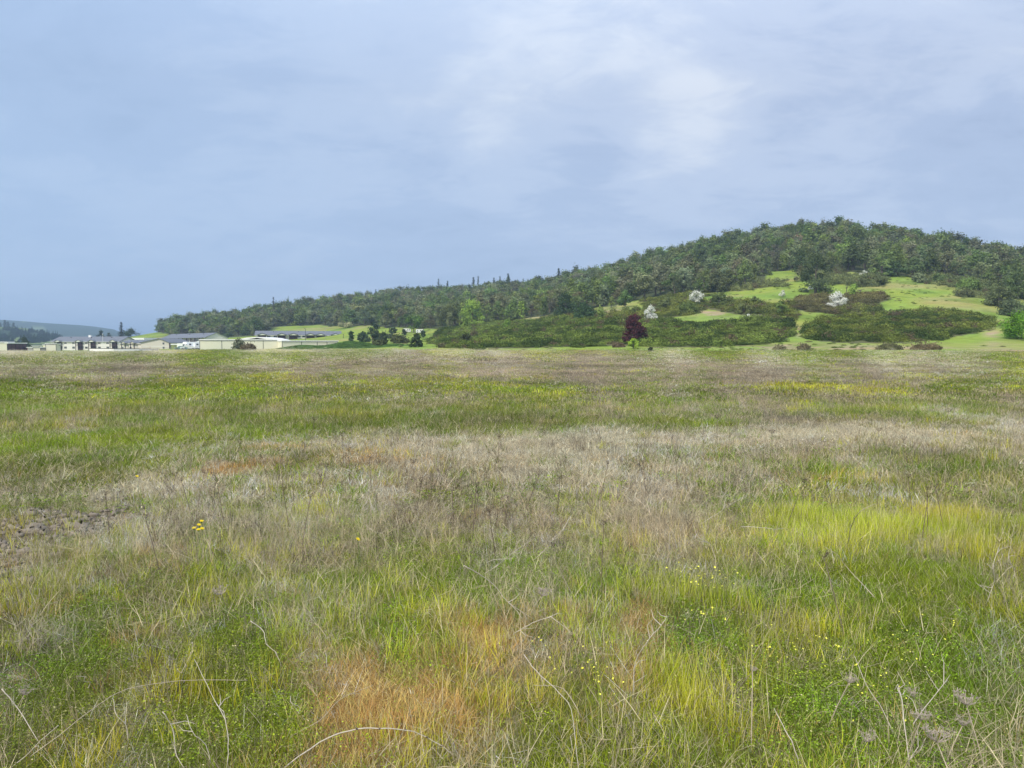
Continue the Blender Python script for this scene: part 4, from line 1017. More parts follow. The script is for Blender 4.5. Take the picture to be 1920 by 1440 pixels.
# ------------------------------------------------------------------ buildings
M_CREAM = mat('cream_metal', (.80, .77, .63), .55, .05, 2)
M_WHITE = mat('white_metal', (.86, .86, .85), .45, .04, 2)
M_SIDING = mat('beige_siding', (.60, .56, .50), .8, .08, 3)
M_SIDING2 = mat('pale_siding', (.76, .73, .70), .8, .08, 3)
M_ROOF = mat('grey_shingle_roof', (.16, .175, .21), .85, .3, 1.5, bump=.2)
M_DARK = mat('dark_brown_post', (.055, .030, .032), .7, .2, 3)
M_MAROON = mat('maroon_door', (.075, .028, .045), .5, .2, 2)
M_RED = mat('red_metal', (.30, .035, .05), .5, .1, 2)
M_GREYD = mat('grey_door', (.36, .35, .35), .55, .06, 3)
M_TRIM = mat('dark_trim', (.05, .05, .055), .6, .2, 3)
M_GLASS = mat('window_glass', (.03, .035, .045), .12, spec=.8)
M_BAND = mat('white_band', (.78, .77, .74), .7)
M_CONC = mat('concrete', (.35, .34, .32), .9, .15, 3)
M_STAIN = mat('rust_streak', (.42, .22, .17), .8, .3, 4)
def win_mesh(w, h):
    f = MB(); t = .08
    f.box(-w/2-t, w/2+t, -.07, 0, -t, 0); f.box(-w/2-t, w/2+t, -.07, 0, h, h+t); f.box(-w/2-t, -w/2, -.07, 0, 0, h); f.box(w/2, w/2+t, -.07, 0, 0, h); f.box(-.03, .03, -.06, 0, 0, h)
    return f.mesh('window_frame', M_BAND), MB().box(-w/2, w/2, -.04, -.005, 0, h).mesh('window_pane', M_GLASS)
WF, WP = win_mesh(1.7, 1.15)
WF2, WP2 = win_mesh(1.0, 1.1)
def window(par, x, y, z, small=False, rz=0):
    f = link('window', WF2 if small else WF, par, (x, y, z), rz); link('pane', WP2 if small else WP, f)
def gable_roof(L, D, ze, zr, ov=.6, y0=0, x0=0):     # ridge along x
    t = .22
    return MB().prism([(y0-ov, ze-ov*(zr-ze)/(D/2)), (y0+D/2, zr), (y0+D+ov, ze-ov*(zr-ze)/(D/2)), (y0+D+ov, ze-ov*(zr-ze)/(D/2)-t), (y0+D/2, zr-t), (y0-ov, ze-ov*(zr-ze)/(D/2)-t)], x0-ov, x0+L+ov, axis='x')
def balcony_bay(par, x, w, ze, zr_out, floors, sty):
    """projecting porch: dark posts, decks, railings and a small front gable"""
    d = 1.5; top = ze-.1
    gb = MB(); gb.prism([(x-w/2-.5, ze-.15), (x, ze+.85), (x+w/2+.5, ze-.15), (x+w/2+.5, ze-.35), (x, ze+.62), (x-w/2-.5, ze-.35)], -d-.4, 1.6, axis='y')
    link('porch_roof', gb.mesh('porch_roof', M_ROOF), par)
    link('porch_gable', MB().prism([(x-w/2-.2, ze-.36), (x+w/2+.2, ze-.36), (x, ze+.45)], -d-.12, -d-.02, axis='y').mesh('porch_gable', M_BAND), par)
    p = MB()
    for sx in (-w/2+.12, w/2-.12): p.box(x+sx-.14, x+sx+.14, -d-.1, -d+.18, -.6, top-.3)
    link('porch_posts', p.mesh('porch_posts', M_DARK), par)
    link('porch_back', MB().box(x-w/2+.1, x+w/2-.1, -.06, .03, .1, top-.4).mesh('porch_back', M_DARK), par)
    for f in range(1, floors):
        z = f*sty; link('balcony_deck', MB().box(x-w/2, x+w/2, -d, -.07, z-.12, z+.02).mesh('deck', M_DARK), par)
        rl = MB().box(x-w/2+.27, x+w/2-.27, -d-.03, -d+.03, z+.95, z+1.03)
        k = int(w/.35)
        for i in range(k): xx = x-w/2+.4+i*(w-.8)/(k-1); rl.box(xx-.03, xx+.03, -d-.02, -d+.02, z+.03, z+.94)
        link('railing', rl.mesh('railing', M_DARK), par)
def apartment(name, label, P0, P1, depth, ze, zr, zb, bays, wins, m_wall, floors=2, gable=None, band=True):
    """facade runs from P0 to P1 (x, y), walls up to ze, ridge zr, base zb (world heights)"""
    dx, dy = P1[0]-P0[0], P1[1]-P0[1]; L = math.hypot(dx, dy); rz = math.atan2(dy, dx)
    t = thing(name, label, 'apartment building', (P0[0], P0[1], zb), rz); e, rg = ze-zb, zr-zb; sty = e/floors
    w = MB(); w.prism([(0, -1.5), (depth, -1.5), (depth, e), (depth/2, rg-.1), (0, e)], 0, L, axis='x')
    link('wall', w.mesh('wall', m_wall), t); link('roof', gable_roof(L, depth, e, rg).mesh('roof', M_ROOF), t)
    if band:
        link('band', MB().box(-.03, L+.03, -.05, 0-.002, sty-.14, sty+.14).mesh('band', M_BAND), t)
        link('band', MB().box(L+.002, L+.05, 0, depth, sty-.14, sty+.14).mesh('band', M_BAND), t)
        link('band', MB().box(-.05, -.002, 0, depth, sty-.14, sty+.14).mesh('band', M_BAND), t)
    for (bx, bw) in bays: balcony_bay(t, bx*L, bw, e, rg, floors, sty)
    for wx in wins:
        for f in range(floors): window(t, wx*L, -.003, f*sty+sty*.42)
    # vents and eave fascia
    link('fascia', MB().box(-.6, L+.6, -.68, -.62, e-.62, e-.42).mesh('fascia', M_BAND), t)
    for i in range(3): xv = L*(.2+.3*i); link('roof_vent', MB().box(xv-.2, xv+.2, depth*.36-.2, depth*.36+.2, rg-1.6, rg-.35).mesh('roof_vent', M_TRIM), t)
    return t, L
def XY(px, Y): return ((px-CX)/F/cp*Y, Y)
def Zv(v, Y): return CAMH+Y*float(slope(v))
# block 1, left: long front wing with four dark porches
t1, L1 = apartment('apartment_building', 'beige two-storey apartment block at far left with four dark balcony porches', XY(99, 442), XY(226, 430), 13, Zv(639.5, 436), Zv(631, 442), Zv(657.5, 436),
    [(.12, 3.6), (.43, 3.8), (.62, 3.8), (.93, 3.8)], [.21, .33, .52, .71, .83], M_SIDING2)
link('rooftop_unit', MB().box(L1*.44, L1*.44+1.6, 5.5, 6.6, Zv(631, 442)-t1.location.z-.6, Zv(628.5, 442)-t1.location.z).mesh('rooftop_unit', M_WHITE), t1)
# block 2: gable end towards us
def gable_front(name, label, px0, px1, pk, Y, vE, vP, vB, length, m_wall):
    x0, x1, xp = XY(px0, Y)[0], XY(px1, Y)[0], XY(pk, Y)[0]; W = x1-x0; zb = Zv(vB, Y); e = Zv(vE, Y)-zb; p = Zv(vP, Y)-zb
    t = thing(name, label, 'apartment building', (x0, Y, zb)); pm = xp-x0
    link('wall', MB().prism([(0, -1.5), (W, -1.5), (W, e), (pm, p-.15), (0, e)], 0, length).mesh('wall', m_wall), t)
    s = (p-e)/max(pm, .1); s2 = (p-e)/(W-pm)
    link('roof', MB().prism([(-.7, e-.7*s), (pm, p), (W+.7, e-.7*s2), (W+.7, e-.7*s2-.25), (pm, p-.25), (-.7, e-.7*s-.25)], -.6, length+.6).mesh('roof', M_ROOF), t)
    link('band', MB().box(-.03, W+.03, -.06, -.002, e*.5-.12, e*.5+.16).mesh('band', M_BAND), t)
    return t, W, e, p
t2, W2, e2, p2 = gable_front('apartment_building', 'beige apartment wing with a wide gable end facing the field, right of the first block', 266, 319, 301, 408, 641.5, 634.2, 657, 26, M_SIDING)
window(t2, W2*.80, -.003, e2*.72, True); window(t2, W2*.80, -.003, e2*.2, True)
link('shrub_corner_post', MB().box(W2-.02, W2+.35, -.2, .15, -.5, e2-.3).mesh('corner_post', M_DARK), t2)
link('downpipe', MB().box(W2*.32, W2*.32+.12, -.12, -.01, -.4, e2*.5).mesh('downpipe', M_STAIN), t2)
t3, L3 = apartment('apartment_building', 'low beige link building with two small gables between the first two blocks', XY(227, 425), XY(267, 414), 11, Zv(642.5, 420), Zv(637.5, 424), Zv(657, 420), [], [.12, .5], M_SIDING, 2)
zb3 = t3.location.z; e3 = Zv(642.5, 420)-zb3
for k, fx in enumerate((.30, .72)):
    w = 3.6; x = fx*L3
    link('porch_roof', MB().prism([(x-w/2-.5, e3-.1), (x, e3+.8), (x+w/2+.5, e3-.1), (x+w/2+.5, e3-.35), (x, e3+.55), (x-w/2-.5, e3-.35)], -2, 1.6).mesh('porch_roof', M_ROOF), t3)
    link('porch_gable', MB().prism([(x-w/2-.2, e3-.36), (x+w/2+.2, e3-.36), (x, e3+.4)], -1.75, -1.65).mesh('porch_gable', M_SIDING), t3)
    for sx in (-w/2, w/2): link('post', MB().box(x+sx-.13, x+sx+.13, -1.8, -1.5, -.5, e3-.35).mesh('post', M_DARK), t3)
# white flat roof behind
x0, x1 = XY(226, 500)[0], XY(272, 500)[0]
t = thing('warehouse', 'low building with a white flat roof behind the beige apartment link', 'warehouse', (x0, 500, Zv(652, 500)))
hh = Zv(637, 500)-t.location.z
link('wall', MB().box(0, x1-x0, 0, 24, -1, hh).mesh('wall', M_CREAM), t)
link('roof', MB().prism([(-.4, hh+.01), (x1-x0+.4, hh+.01), (x1-x0+.2, hh+1.2), (0.2, hh+1.2)], -.4, 24.4).mesh('roof', M_WHITE), t)
# block 3: receding row climbing to the right, gable end at its right
A = XY(305, 530); B = XY(387, 455)
t4, L4 = apartment('apartment_building', 'receding white apartment row with many dark posts and a gable end at its right', A, B, 13, 5.7, 8.4, -0.6, [], [.06, .17, .28, .39, .50, .61, .72, .83, .93], M_SIDING2, gable=True)
e4 = 6.5
for i in range(11):
    x = L4*(.03+.09*i); link('post', MB().box(x-.5, x+.5, -1.7, -1.35, -1, e4-.45).mesh('post', M_DARK), t4)
    if i < 10 and i % 2 == 0: link('balcony_deck', MB().box(x+.6, x+L4*.09-.6, -1.6, -.1, e4/2-.1, e4/2+.9).mesh('balcony', M_DARK), t4)
link('porch_roof', MB().box(0, L4, -1.9, -.7, e4-.66, e4-.46).mesh('porch_roof', M_ROOF), t4)
# block 4: long roof with six small gables behind the storage row
t5, L5 = apartment('apartment_building', 'long apartment block with grey roof and six dark porches behind the storage row', XY(481, 424), XY(640, 436), 13, Zv(627.2, 432), Zv(619.8, 425), Zv(646, 430),
    [(.075, 4.2), (.30, 4.2), (.435, 4.4), (.635, 4.4), (.755, 4.4), (.935, 4.4)], [.15, .225, .50, .56, .82, .88], M_SIDING2)
# ---- storage buildings
def storage(name, label, px0, Y0, px1, Y1, vtop, vbase, depth, joints, hroof=.35, m=M_CREAM, doors=None, cat='storage building'):
    P0, P1 = XY(px0, Y0), XY(px1, Y1); L = math.hypot(P1[0]-P0[0], P1[1]-P0[1]); rz = math.atan2(P1[1]-P0[1], P1[0]-P0[0]); zb = Zv(vbase, Y0); h = Zv(vtop, Y0)-zb
    t = thing(name, label, cat, (P0[0], P0[1], zb), rz)
    link('wall', MB().box(0, L, 0, depth, -1.5, h-.35).mesh('wall', M_TRIM if doors else m), t)
    xs = [0]+[j*L for j in joints]+[L]
    for a, b in zip(xs[:-1], xs[1:]):
        if doors: link('door', MB().box(a+.1, b-.1, -.06, -.003, 0, h-.65).mesh('door', doors), t)
        else: link('panel', MB().box(a+.10, b-.10, -.10, -.003, -1.2, h-.5).mesh('panel', m), t)
    for a in xs: link('joint_post', MB().box(a-.07, a+.07, -.13, -.02, -1.2, h-.36).mesh('joint', M_TRIM), t)
    link('eave_strip', MB().box(-.06, L+.06, -.16, -.02, h-.5, h-.352).mesh('eave', M_TRIM), t)
    link('roof', MB().box(-.25, L+.25, -.35, depth+.3, h-.35, h-.35+hroof).mesh('roof', M_WHITE), t)
    return t
storage('storage_building', 'cream storage building nearest the middle, with wide panels and dark joints', 376, 262, 528, 272, 636.0, 656.6, 10, [.265, .52, .775])
storage('storage_building', 'long cream storage building half sunk behind the green mound', 530, 268, 634, 280, 638.2, 656.8, 10, [.34, .62, .8])
# peaked shed behind
x0, x1, xp = XY(436, 300)[0], XY(524, 300)[0], XY(484, 300)[0]; zb = Zv(652, 300); W = x1-x0; pm = xp-x0; e = Zv(638.5, 300)-zb; p = Zv(631.8, 300)-zb
t = thing('shed', 'wide low peaked shed with a white roof edge and dark open gable', 'shed', (x0, 300, zb))
link('wall', MB().box(.4, W-.4, .8, 18, -2, e-.4).mesh('wall', M_CREAM), t)
link('gable', MB().prism([(.3, e-.38), (W-.3, e-.38), (pm, p-.36)], .6, .8).mesh('gable', M_TRIM), t)
link('roof', MB().prism([(-.6, e-.15), (pm-4, p-.25), (pm, p), (pm+4, p-.3), (W+.6, e-.15), (W+.6, e-.40), (pm, p-.30), (-.6, e-.40)], -.3, 18.5).mesh('roof', M_WHITE), t)
storage('storage_building', 'cream end wall of the storage building at the left edge of the picture', -60, 296, 16, 300, 640.6, 658.0, 8, [.5])
storage('storage_building', 'low storage building with dark maroon doors at far left', 17, 300, 51.5, 315, 642.5, 658.2, 8, [.2, .4, .6, .8], doors=M_MAROON)
storage('shipping_container', 'short red container between the maroon doors and the small cream shed', 52, 312, 64, 313, 650, 658.0, 4, [.5], .15, M_RED, cat='container')
t = storage('shed', 'small cream shed with a grey side door at far left', 64, 290, 78, 291, 649.5, 659, 5, [], .15, cat='shed')
t = storage('shed', 'grey-doored end of the small cream shed', 78.2, 291, 87.5, 294, 650.3, 659, 5, [], .15, M_GREYD, cat='shed')
storage('shed', 'low flat cream shed behind the small one at far left', 62, 330, 76, 331, 647, 657, 5, [], .15, cat='shed')
t = storage('storage_building', 'tall plain cream storage building in front of the first apartment porch', 88, 297, 107.5, 298, 643.3, 659.3, 6, [], .2)
t = storage('storage_building', 'narrow pale side of a shed right of the plain cream building', 107.8, 300, 115.5, 303, 645.5, 659, 5, [], .2)
# white low wall with a dark cap
def lowwall():
    pts = [(170, 244), (215, 243), (262, 247), (300, 256)]
    top = [653.7, 654.0, 654.3, 654.9]
    t = thing('boundary_wall', 'long low white wall with a dark cap in front of the first apartments', 'wall', (XY(170, 244)[0], 244, gz(*XY(170, 244)))); t['kind'] = 'thing'
    for i in range(3):
        P0 = Vector((*XY(*pts[i]), 0)); P1 = Vector((*XY(*pts[i+1]), 0)); d = (P1-P0); L = d.length; rz = math.atan2(d.y, d.x)
        n = max(1, int(L/4))
        for k in range(n):
            f = (k+.5)/n; c = P0+d*f; ztop = CAMH+c.y*float(slope(top[i]+(top[i+1]-top[i])*f)); l = L/n
            o = link('panel', MB().box(-l/2+.015, l/2-.015, -.06, .06, -1.0, ztop-c.z).mesh('panel', M_WHITE), t); o.location = c-t.location; o.location.z = -t.location.z; o.rotation_euler = (0, 0, rz)
            o = link('cap', MB().box(-l/2, l/2, -.15, .15, ztop+.003, ztop+.14).mesh('cap', M_TRIM), t); o.location = c-t.location; o.location.z = -t.location.z; o.rotation_euler = (0, 0, rz)
lowwall()
# pale green panelled fence right of the gabled wing
t = thing('fence', 'olive green screen fence with a white top rail right of the gabled wing', 'fence', (XY(322, 330)[0], 330, Zv(657, 330)))
L = XY(338, 330)[0]-XY(322, 330)[0]; hh = Zv(646.5, 330)-t.location.z
link('panel', MB().box(0, L, -.04, .04, -.5, hh).mesh('panel', mat('green_screen', (.24, .28, .13), .8, .15, 2)), t); link('rail', MB().box(0, L+9, -.08, .08, hh+.01, hh+.45).mesh('rail', M_WHITE), t)
for i in range(3): link('post', MB().box(L*i/2-.08, L*i/2+.08, -.1, .1, -.5, hh).mesh('post', M_TRIM), t)
# ---- parked vehicles
M_TYRE = mat('tyre', (.02, .02, .02), .9); M_PAINT = mat('white_paint', (.80, .81, .82), .3, spec=.5); M_TEAL = mat('teal_paint', (.16, .26, .27), .35, spec=.5); M_LIGHT = mat('headlamp', (.7, .7, .65), .2); M_TAIL = mat('tail_lamp', (.4, .03, .02), .3)
WH = None
def wheel_mesh():
    v = MB(); v.tube([(0, -.11, 0), (0, .11, 0)], [.36, .36], 14); return v.mesh('wheel', M_TYRE)
def rim_mesh():
    v = MB(); v.tube([(0, -.125, 0), (0, .125, 0)], [.2, .2], 12); return v.mesh('rim', M_CONC)
WM, RM = wheel_mesh(), rim_mesh()
def vehicle(px, Y, label, kind, paint, rz=0, v=None):
    x, y = XY(px, Y); t = thing({'trailer': 'travel_trailer', 'pickup': 'pickup_truck', 'van': 'parked_van', 'car': 'parked_car'}[kind], label, kind, (x, y, Zv(v or 655.5, Y)), rz)
    if kind == 'trailer': prof = [(-3.4, .5), (3.2, .5), (3.45, 1.2), (3.0, 2.85), (2.7, 3.0), (-3.2, 3.0), (-3.5, 2.7)]; W = 1.2; wx = (-.5, .45)
    elif kind == 'van': prof = [(-2.6, .4), (2.6, .4), (2.7, 1.0), (2.0, 1.2), (1.5, 2.2), (1.2, 2.4), (-2.5, 2.45), (-2.65, 2.2)]; W = .98; wx = (-1.7, 1.75)
    elif kind == 'pickup': prof = [(-2.8, .5), (2.7, .5), (2.75, 1.05), (1.5, 1.2), (.9, 1.85), (-.5, 1.88), (-.7, 1.2), (-2.8, 1.2)]; W = .95; wx = (-1.8, 1.8)
    else: prof = [(-2.2, .35), (2.2, .35), (2.25, .75), (1.3, .95), (.7, 1.45), (-1.0, 1.48), (-1.8, 1.0), (-2.25, .95)]; W = .88; wx = (-1.35, 1.35)
    link('body', MB().prism(prof, -W, W).mesh('body', paint), t)
    zt = prof[-2][1]
    if kind == 'trailer':
        for xx in (-2.2, .4, 2.0): link('window', MB().box(xx-.4, xx+.4, -W-.02, -W-.003, 1.7, 2.3).mesh('window', M_GLASS), t)
        link('door', MB().box(-1.1, -.5, -W-.02, -W-.003, .7, 2.6).mesh('door', M_WHITE), t); link('stripe', MB().box(-3.3, 3.2, -W-.012, -W-.002, 1.25, 1.4).mesh('stripe', M_GREYD), t)
        link('drawbar', MB().box(3.3, 4.6, -.08, .08, .5, .62).mesh('drawbar', M_TRIM), t)
    else:
        a = {'van': (.2, 1.5, 1.35, 2.05), 'pickup': (-.45, .95, 1.25, 1.75), 'car': (-.9, .75, .98, 1.38)}[kind]
        link('window', MB().box(a[0], a[1]-.25, -W-.015, -W-.002, a[2], a[3]).mesh('window', M_GLASS), t)
        link('windscreen', MB().poly([(a[1]+.45, -W+.1, a[2]-.05), (a[1]+.45, W-.1, a[2]-.05), (a[1]+.1, W-.15, a[3]), (a[1]+.1, -W+.15, a[3])]).mesh('windscreen', M_GLASS), t)
        for sy in (-1, 1):
            link('headlight', MB().box(prof[2][0]-.15, prof[2][0]+.02, sy*(W-.3)-.15, sy*(W-.3)+.15, .72, .92).mesh('headlight', M_LIGHT), t)
            link('tail_light', MB().box(prof[0][0]-.06, prof[0][0]+.02, sy*(W-.15)-.08, sy*(W-.15)+.08, .8, 1.05).mesh('tail_light', M_TAIL), t)
    for xx in wx:
        for sy in (-1, 1):
            w = link('wheel', WM, t, (xx, sy*(W-.08), .36)); link('rim', RM, w)
    return t
vehicle(341, 292, 'small teal-grey car parked left of the white vans', 'car', M_TEAL, R(200), 656)
vehicle(347, 300, 'white van parked right behind the teal-grey car', 'van', M_PAINT, R(-20), 655.5)
vehicle(353, 293, 'white pickup with dark windows between van and trailers', 'pickup', M_PAINT, R(-150), 655.8)
vehicle(361, 300, 'white travel trailer just right of the white pickup', 'trailer', M_PAINT, R(-25), 655.5)
vehicle(371, 296, 'white travel trailer touching the end of the cream storage building', 'trailer', mat('silver_paint', (.62, .66, .72), .3, spec=.5), R(10), 655.5)
# long white roofed carport behind them
t = thing('carport', 'open carport with a long white roof above the parked trailers', 'carport', (XY(322, 322)[0], 322, Zv(655.5, 322)))
L = XY(377, 322)[0]-XY(322, 322)[0]; z0 = Zv(646, 322)-t.location.z; z1 = Zv(641.8, 322)-t.location.z
link('roof', MB().prism([(L*.28, z0-.3), (L, z1-.3), (L, z1+.6), (L*.28, z0+.15)], 0, 7).mesh('roof', M_WHITE), t)
for i in range(5): xx = L*(.3+.17*i); link('post', MB().box(xx-.08, xx+.08, .1, .3, -.6, z0-.35).mesh('post', M_WHITE), t)
# small trailers among the trees at mid slope
for px, v, lab in ((764, 622, 'white trailer half hidden under the two-toned green tree'), (788, 624, 'small white trailer beside the dark upright tree')):
    g = ground_at(px, v+1.5, 150); o = vehicle(px, g.y, lab, 'trailer', M_PAINT, R(12), v+1.5); o.location.z = g.z; o.scale = (.5, .5, .62)
# ---- poles
def pole(px, Y, vt, label, arm=True, m=M_TRIM, r_=.16):
    x, y = XY(px, Y); z = gz(x, y); h = Zv(vt, Y)-z; t = thing('light_pole', label, 'light pole', (x, y, z))
    link('shaft', MB().tube([(0, 0, -.4), (0, 0, h)], [r_, r_*.6], 8).mesh('shaft', m), t)
    if arm:
        link('arm', MB().box(-.06, .06, -1.3, 0, h-.12, h).mesh('arm', m), t); link('lamp_head', MB().box(-.2, .2, -1.9, -1.3, h-.16, h+.02).mesh('lamp_head', m), t)
    else: link('finial', MB().box(-.15, .15, -.15, .15, h, h+.3).mesh('finial', m), t)
pole(574, 395, 616, 'dark light pole standing before the middle of the long apartment roof')
pole(611, 400, 616, 'thin pale pole before the right part of the long apartment roof', False, M_GREYD, .1)
pole(645, 380, 628, 'short pole at the right end of the long apartment block', False, M_DARK, .14)
pole(195, 380, 627, 'pale flagpole-like pole before the first apartment roof', False, M_WHITE, .09)
pole(137, 300, 648, 'thin white pole at the field edge before the first apartments', False, M_WHITE, .07)

# ------------------------------------------------------------------ things in the near grass
def gpt(px, v):                       # point on the field under this sight line
    d = ray(px, v); y = 60.0
    ys = np.linspace(1.6, 60, 4000); xs = d[0]/d[1]*ys; zl = CAMH+d[2]/d[1]*ys; zs = height(xs, ys)
    i = np.where(zl <= zs)[0]; i = i[0] if len(i) else len(ys)-1
    return Vector((xs[i], ys[i], zs[i]))
M_CANE = mat('pale_dead_cane', (.52, .46, .38), .8, .25, 30)
M_DSTK = mat('dark_dead_stem', (.17, .13, .10), .85, .3, 30)
M_TSTK = mat('tan_dead_stem', (.48, .40, .30), .85, .3, 30)
M_UMB = mat('dried_seed_head', (.40, .34, .29), .9, .3, 40)
M_UMBD = mat('dark_seed_head', (.085, .060, .050), .9, .3, 40)
M_SOIL = mat('turned_soil', (.225, .195, .16), .95, .35, 14, bump=.5)
M_YEL = mat('yellow_petals', (.85, .68, .02), .6)
M_BUT = mat('small_yellow_petals', (.80, .78, .10), .6)
M_GST = mat('green_stem', (.13, .19, .05), .8)
def world_path(pts, hs, smooth=4):
    """pts picture points of the piece's foot line, hs heights above the ground there"""
    P = []
    for (px, v), h in zip(pts, hs):
        # the seen point is h above ground: slide along the sight line until it clears the ground by h
        d = ray(px, v); ys = np.linspace(1.6, 30, 3000); xs = d[0]/d[1]*ys; c = CAMH+d[2]/d[1]*ys-height(xs, ys); i = np.where(c <= h)[0]; i = i[0] if len(i) else -1
        P.append(Vector((xs[i], ys[i], CAMH+d[2]/d[1]*ys[i])))
    out = []
    for i in range(len(P)-1):
        p0, p1, p2, p3 = P[max(i-1, 0)], P[i], P[i+1], P[min(i+2, len(P)-1)]
        for k in range(smooth):
            t = k/smooth; out.append(.5*((2*p1)+(p2-p0)*t+(2*p0-5*p1+4*p2-p3)*t*t+(3*p1-p0-3*p2+p3)*t**3))
    out.append(P[-1]); return out
def cane(pts, hs, r0, r1, label, name='dead_cane', m=None, thorns=False, twigs=0, seed=0, cat='dead stem', group=None):
    P = world_path(pts, hs); r = np.random.default_rng(seed); o0 = P[0]; n = len(P)
    rad = [.72*(r0+(r1-r0)*i/(n-1))*r.uniform(.85, 1.15) for i in range(n)]
    P2 = [p+Vector(r.normal(0, r0*.35, 3)) for p in P]
    t = thing(name, label, cat, o0, 0, group); L = [p-o0 for p in P2]
    link('stem', MB().tube(L, rad, 6).mesh('stem', m or M_CANE), t, smooth=True)
    if thorns:
        mb = MB()
        for i in range(3, n-1, 3):
            d = Vector(r.normal(0, 1, 3)).normalized(); mb.tube([L[i], L[i]+d*.012], [r0*1.3, r0*.2], 4)
        link('buds', mb.mesh('buds', M_DSTK), t)
    for k in range(twigs):
        i = int(r.integers(1, n-1)); d = ((L[i+1]-L[i-1]).normalized()+Vector(r.normal(0, .7, 3))).normalized(); ln = r.uniform(.03, .11)*(1+r0*80)
        q = L[i]+d*ln*.5+Vector(r.normal(0, .01, 3)); link('twig', MB().tube([L[i], q, L[i]+d*ln+Vector((0, 0, r.normal(0, .01)))], [r0*.6, r0*.45, r0*.25], 5).mesh('twig', m or M_CANE), t)
    return t
cane([(528, 1445), (600, 1392), (655, 1370), (712, 1365), (775, 1372), (822, 1395), (850, 1415)], [.02, .08, .12, .14, .12, .07, .03], .0042, .0018, 'long arching pale cane with dark buds at bottom middle', thorns=True, seed=1)
cane([(425, 1440), (428, 1400), (422, 1350), (395, 1300), (365, 1235)], [.02, .08, .15, .2, .26], .0028, .0014, 'pale stem with a darker leaning top at lower left', twigs=3, seed=2)
cane([(55, 1420), (110, 1380), (180, 1325), (240, 1292), (340, 1276), (464, 1276)], [.05, .1, .16, .18, .16, .14], .0024, .0014, 'long straight straw lying across the lower left grass', m=M_TSTK, seed=3)
cane([(3, 1292), (35, 1330), (75, 1395)], [.2, .12, .02], .003, .002, 'thick pale straw slanting at the lower left edge', seed=4)
cane([(1188, 1290), (1192, 1240), (1212, 1205), (1240, 1172), (1252, 1155)], [.02, .14, .24, .32, .36], .0034, .0015, 'forked pale twig standing right of the orange grass', twigs=7, seed=5)
cane([(962, 1190), (990, 1172), (1020, 1160), (1035, 1156)], [.05, .12, .16, .17], .0032, .002, 'bent pale twig above the lower middle grass', twigs=4, seed=6)
cane([(1090, 1345), (1083, 1330), (1064, 1300), (1044, 1287), (1000, 1285)], [.05, .09, .12, .14, .15], .0024, .0014, 'thin straw bent over in the lower middle grass', m=M_TSTK, seed=7)
cane([(982, 1227), (1005, 1258), (1040, 1290), (1070, 1330), (1082, 1420), (1086, 1450)], [.24, .2, .16, .12, .06, .02], .0024, .0018, 'long thin stem curving down through the lower middle', seed=8, twigs=3)
cane([(1500, 1440), (1488, 1398), (1468, 1360), (1452, 1328)], [.02, .1, .16, .2], .0035, .002, 'smooth pale stem arching at the bottom right of the yellow grass', seed=9)
cane([(1675, 1378), (1655, 1330), (1625, 1285), (1602, 1230)], [.03, .12, .2, .3], .003, .0015, 'straight pale stem among lush grass at lower right', seed=10)
cane([(1705, 1440), (1697, 1365), (1690, 1310), (1683, 1290)], [.02, .12, .2, .22], .0036, .0022, 'upright pale stem with side arms at lower right', twigs=6, seed=11)
cane([(1712, 1358), (1735, 1325), (1760, 1295), (1776, 1275)], [.12, .16, .22, .26], .0028, .0014, 'slanting branched stem right of the upright pale stem', twigs=6, seed=12)
cane([(1364, 1320), (1385, 1290), (1400, 1272), (1412, 1258)], [.03, .15, .24, .3], .0022, .0015, 'leaning straw stalk through the bright yellow grass', m=M_TSTK, seed=13)
cane([(545, 860+520), (600, 1350), (640, 1310), (700, 1285)], [.02, .1, .16, .2], .0018, .001, 'faint straw crossing the orange grass', m=M_TSTK, seed=14)
cane([(1640, 1120), (1590, 1066), (1570, 1040), (1545, 1025)], [.1, .2, .3, .35], .003, .0015, 'short bent straw in the grass at right', m=M_TSTK, seed=15)
cane([(1590, 1020), (1597, 985), (1612, 960), (1640, 945)], [.1, .35, .5, .55], .0045, .002, 'tall curved yellowish grass stalk at right', m=M_TSTK, seed=16)
cane([(1390, 988), (1420, 988), (1450, 992), (1470, 990)], [.12, .14, .14, .12], .004, .002, 'nearly level pale twig right of centre', seed=17)
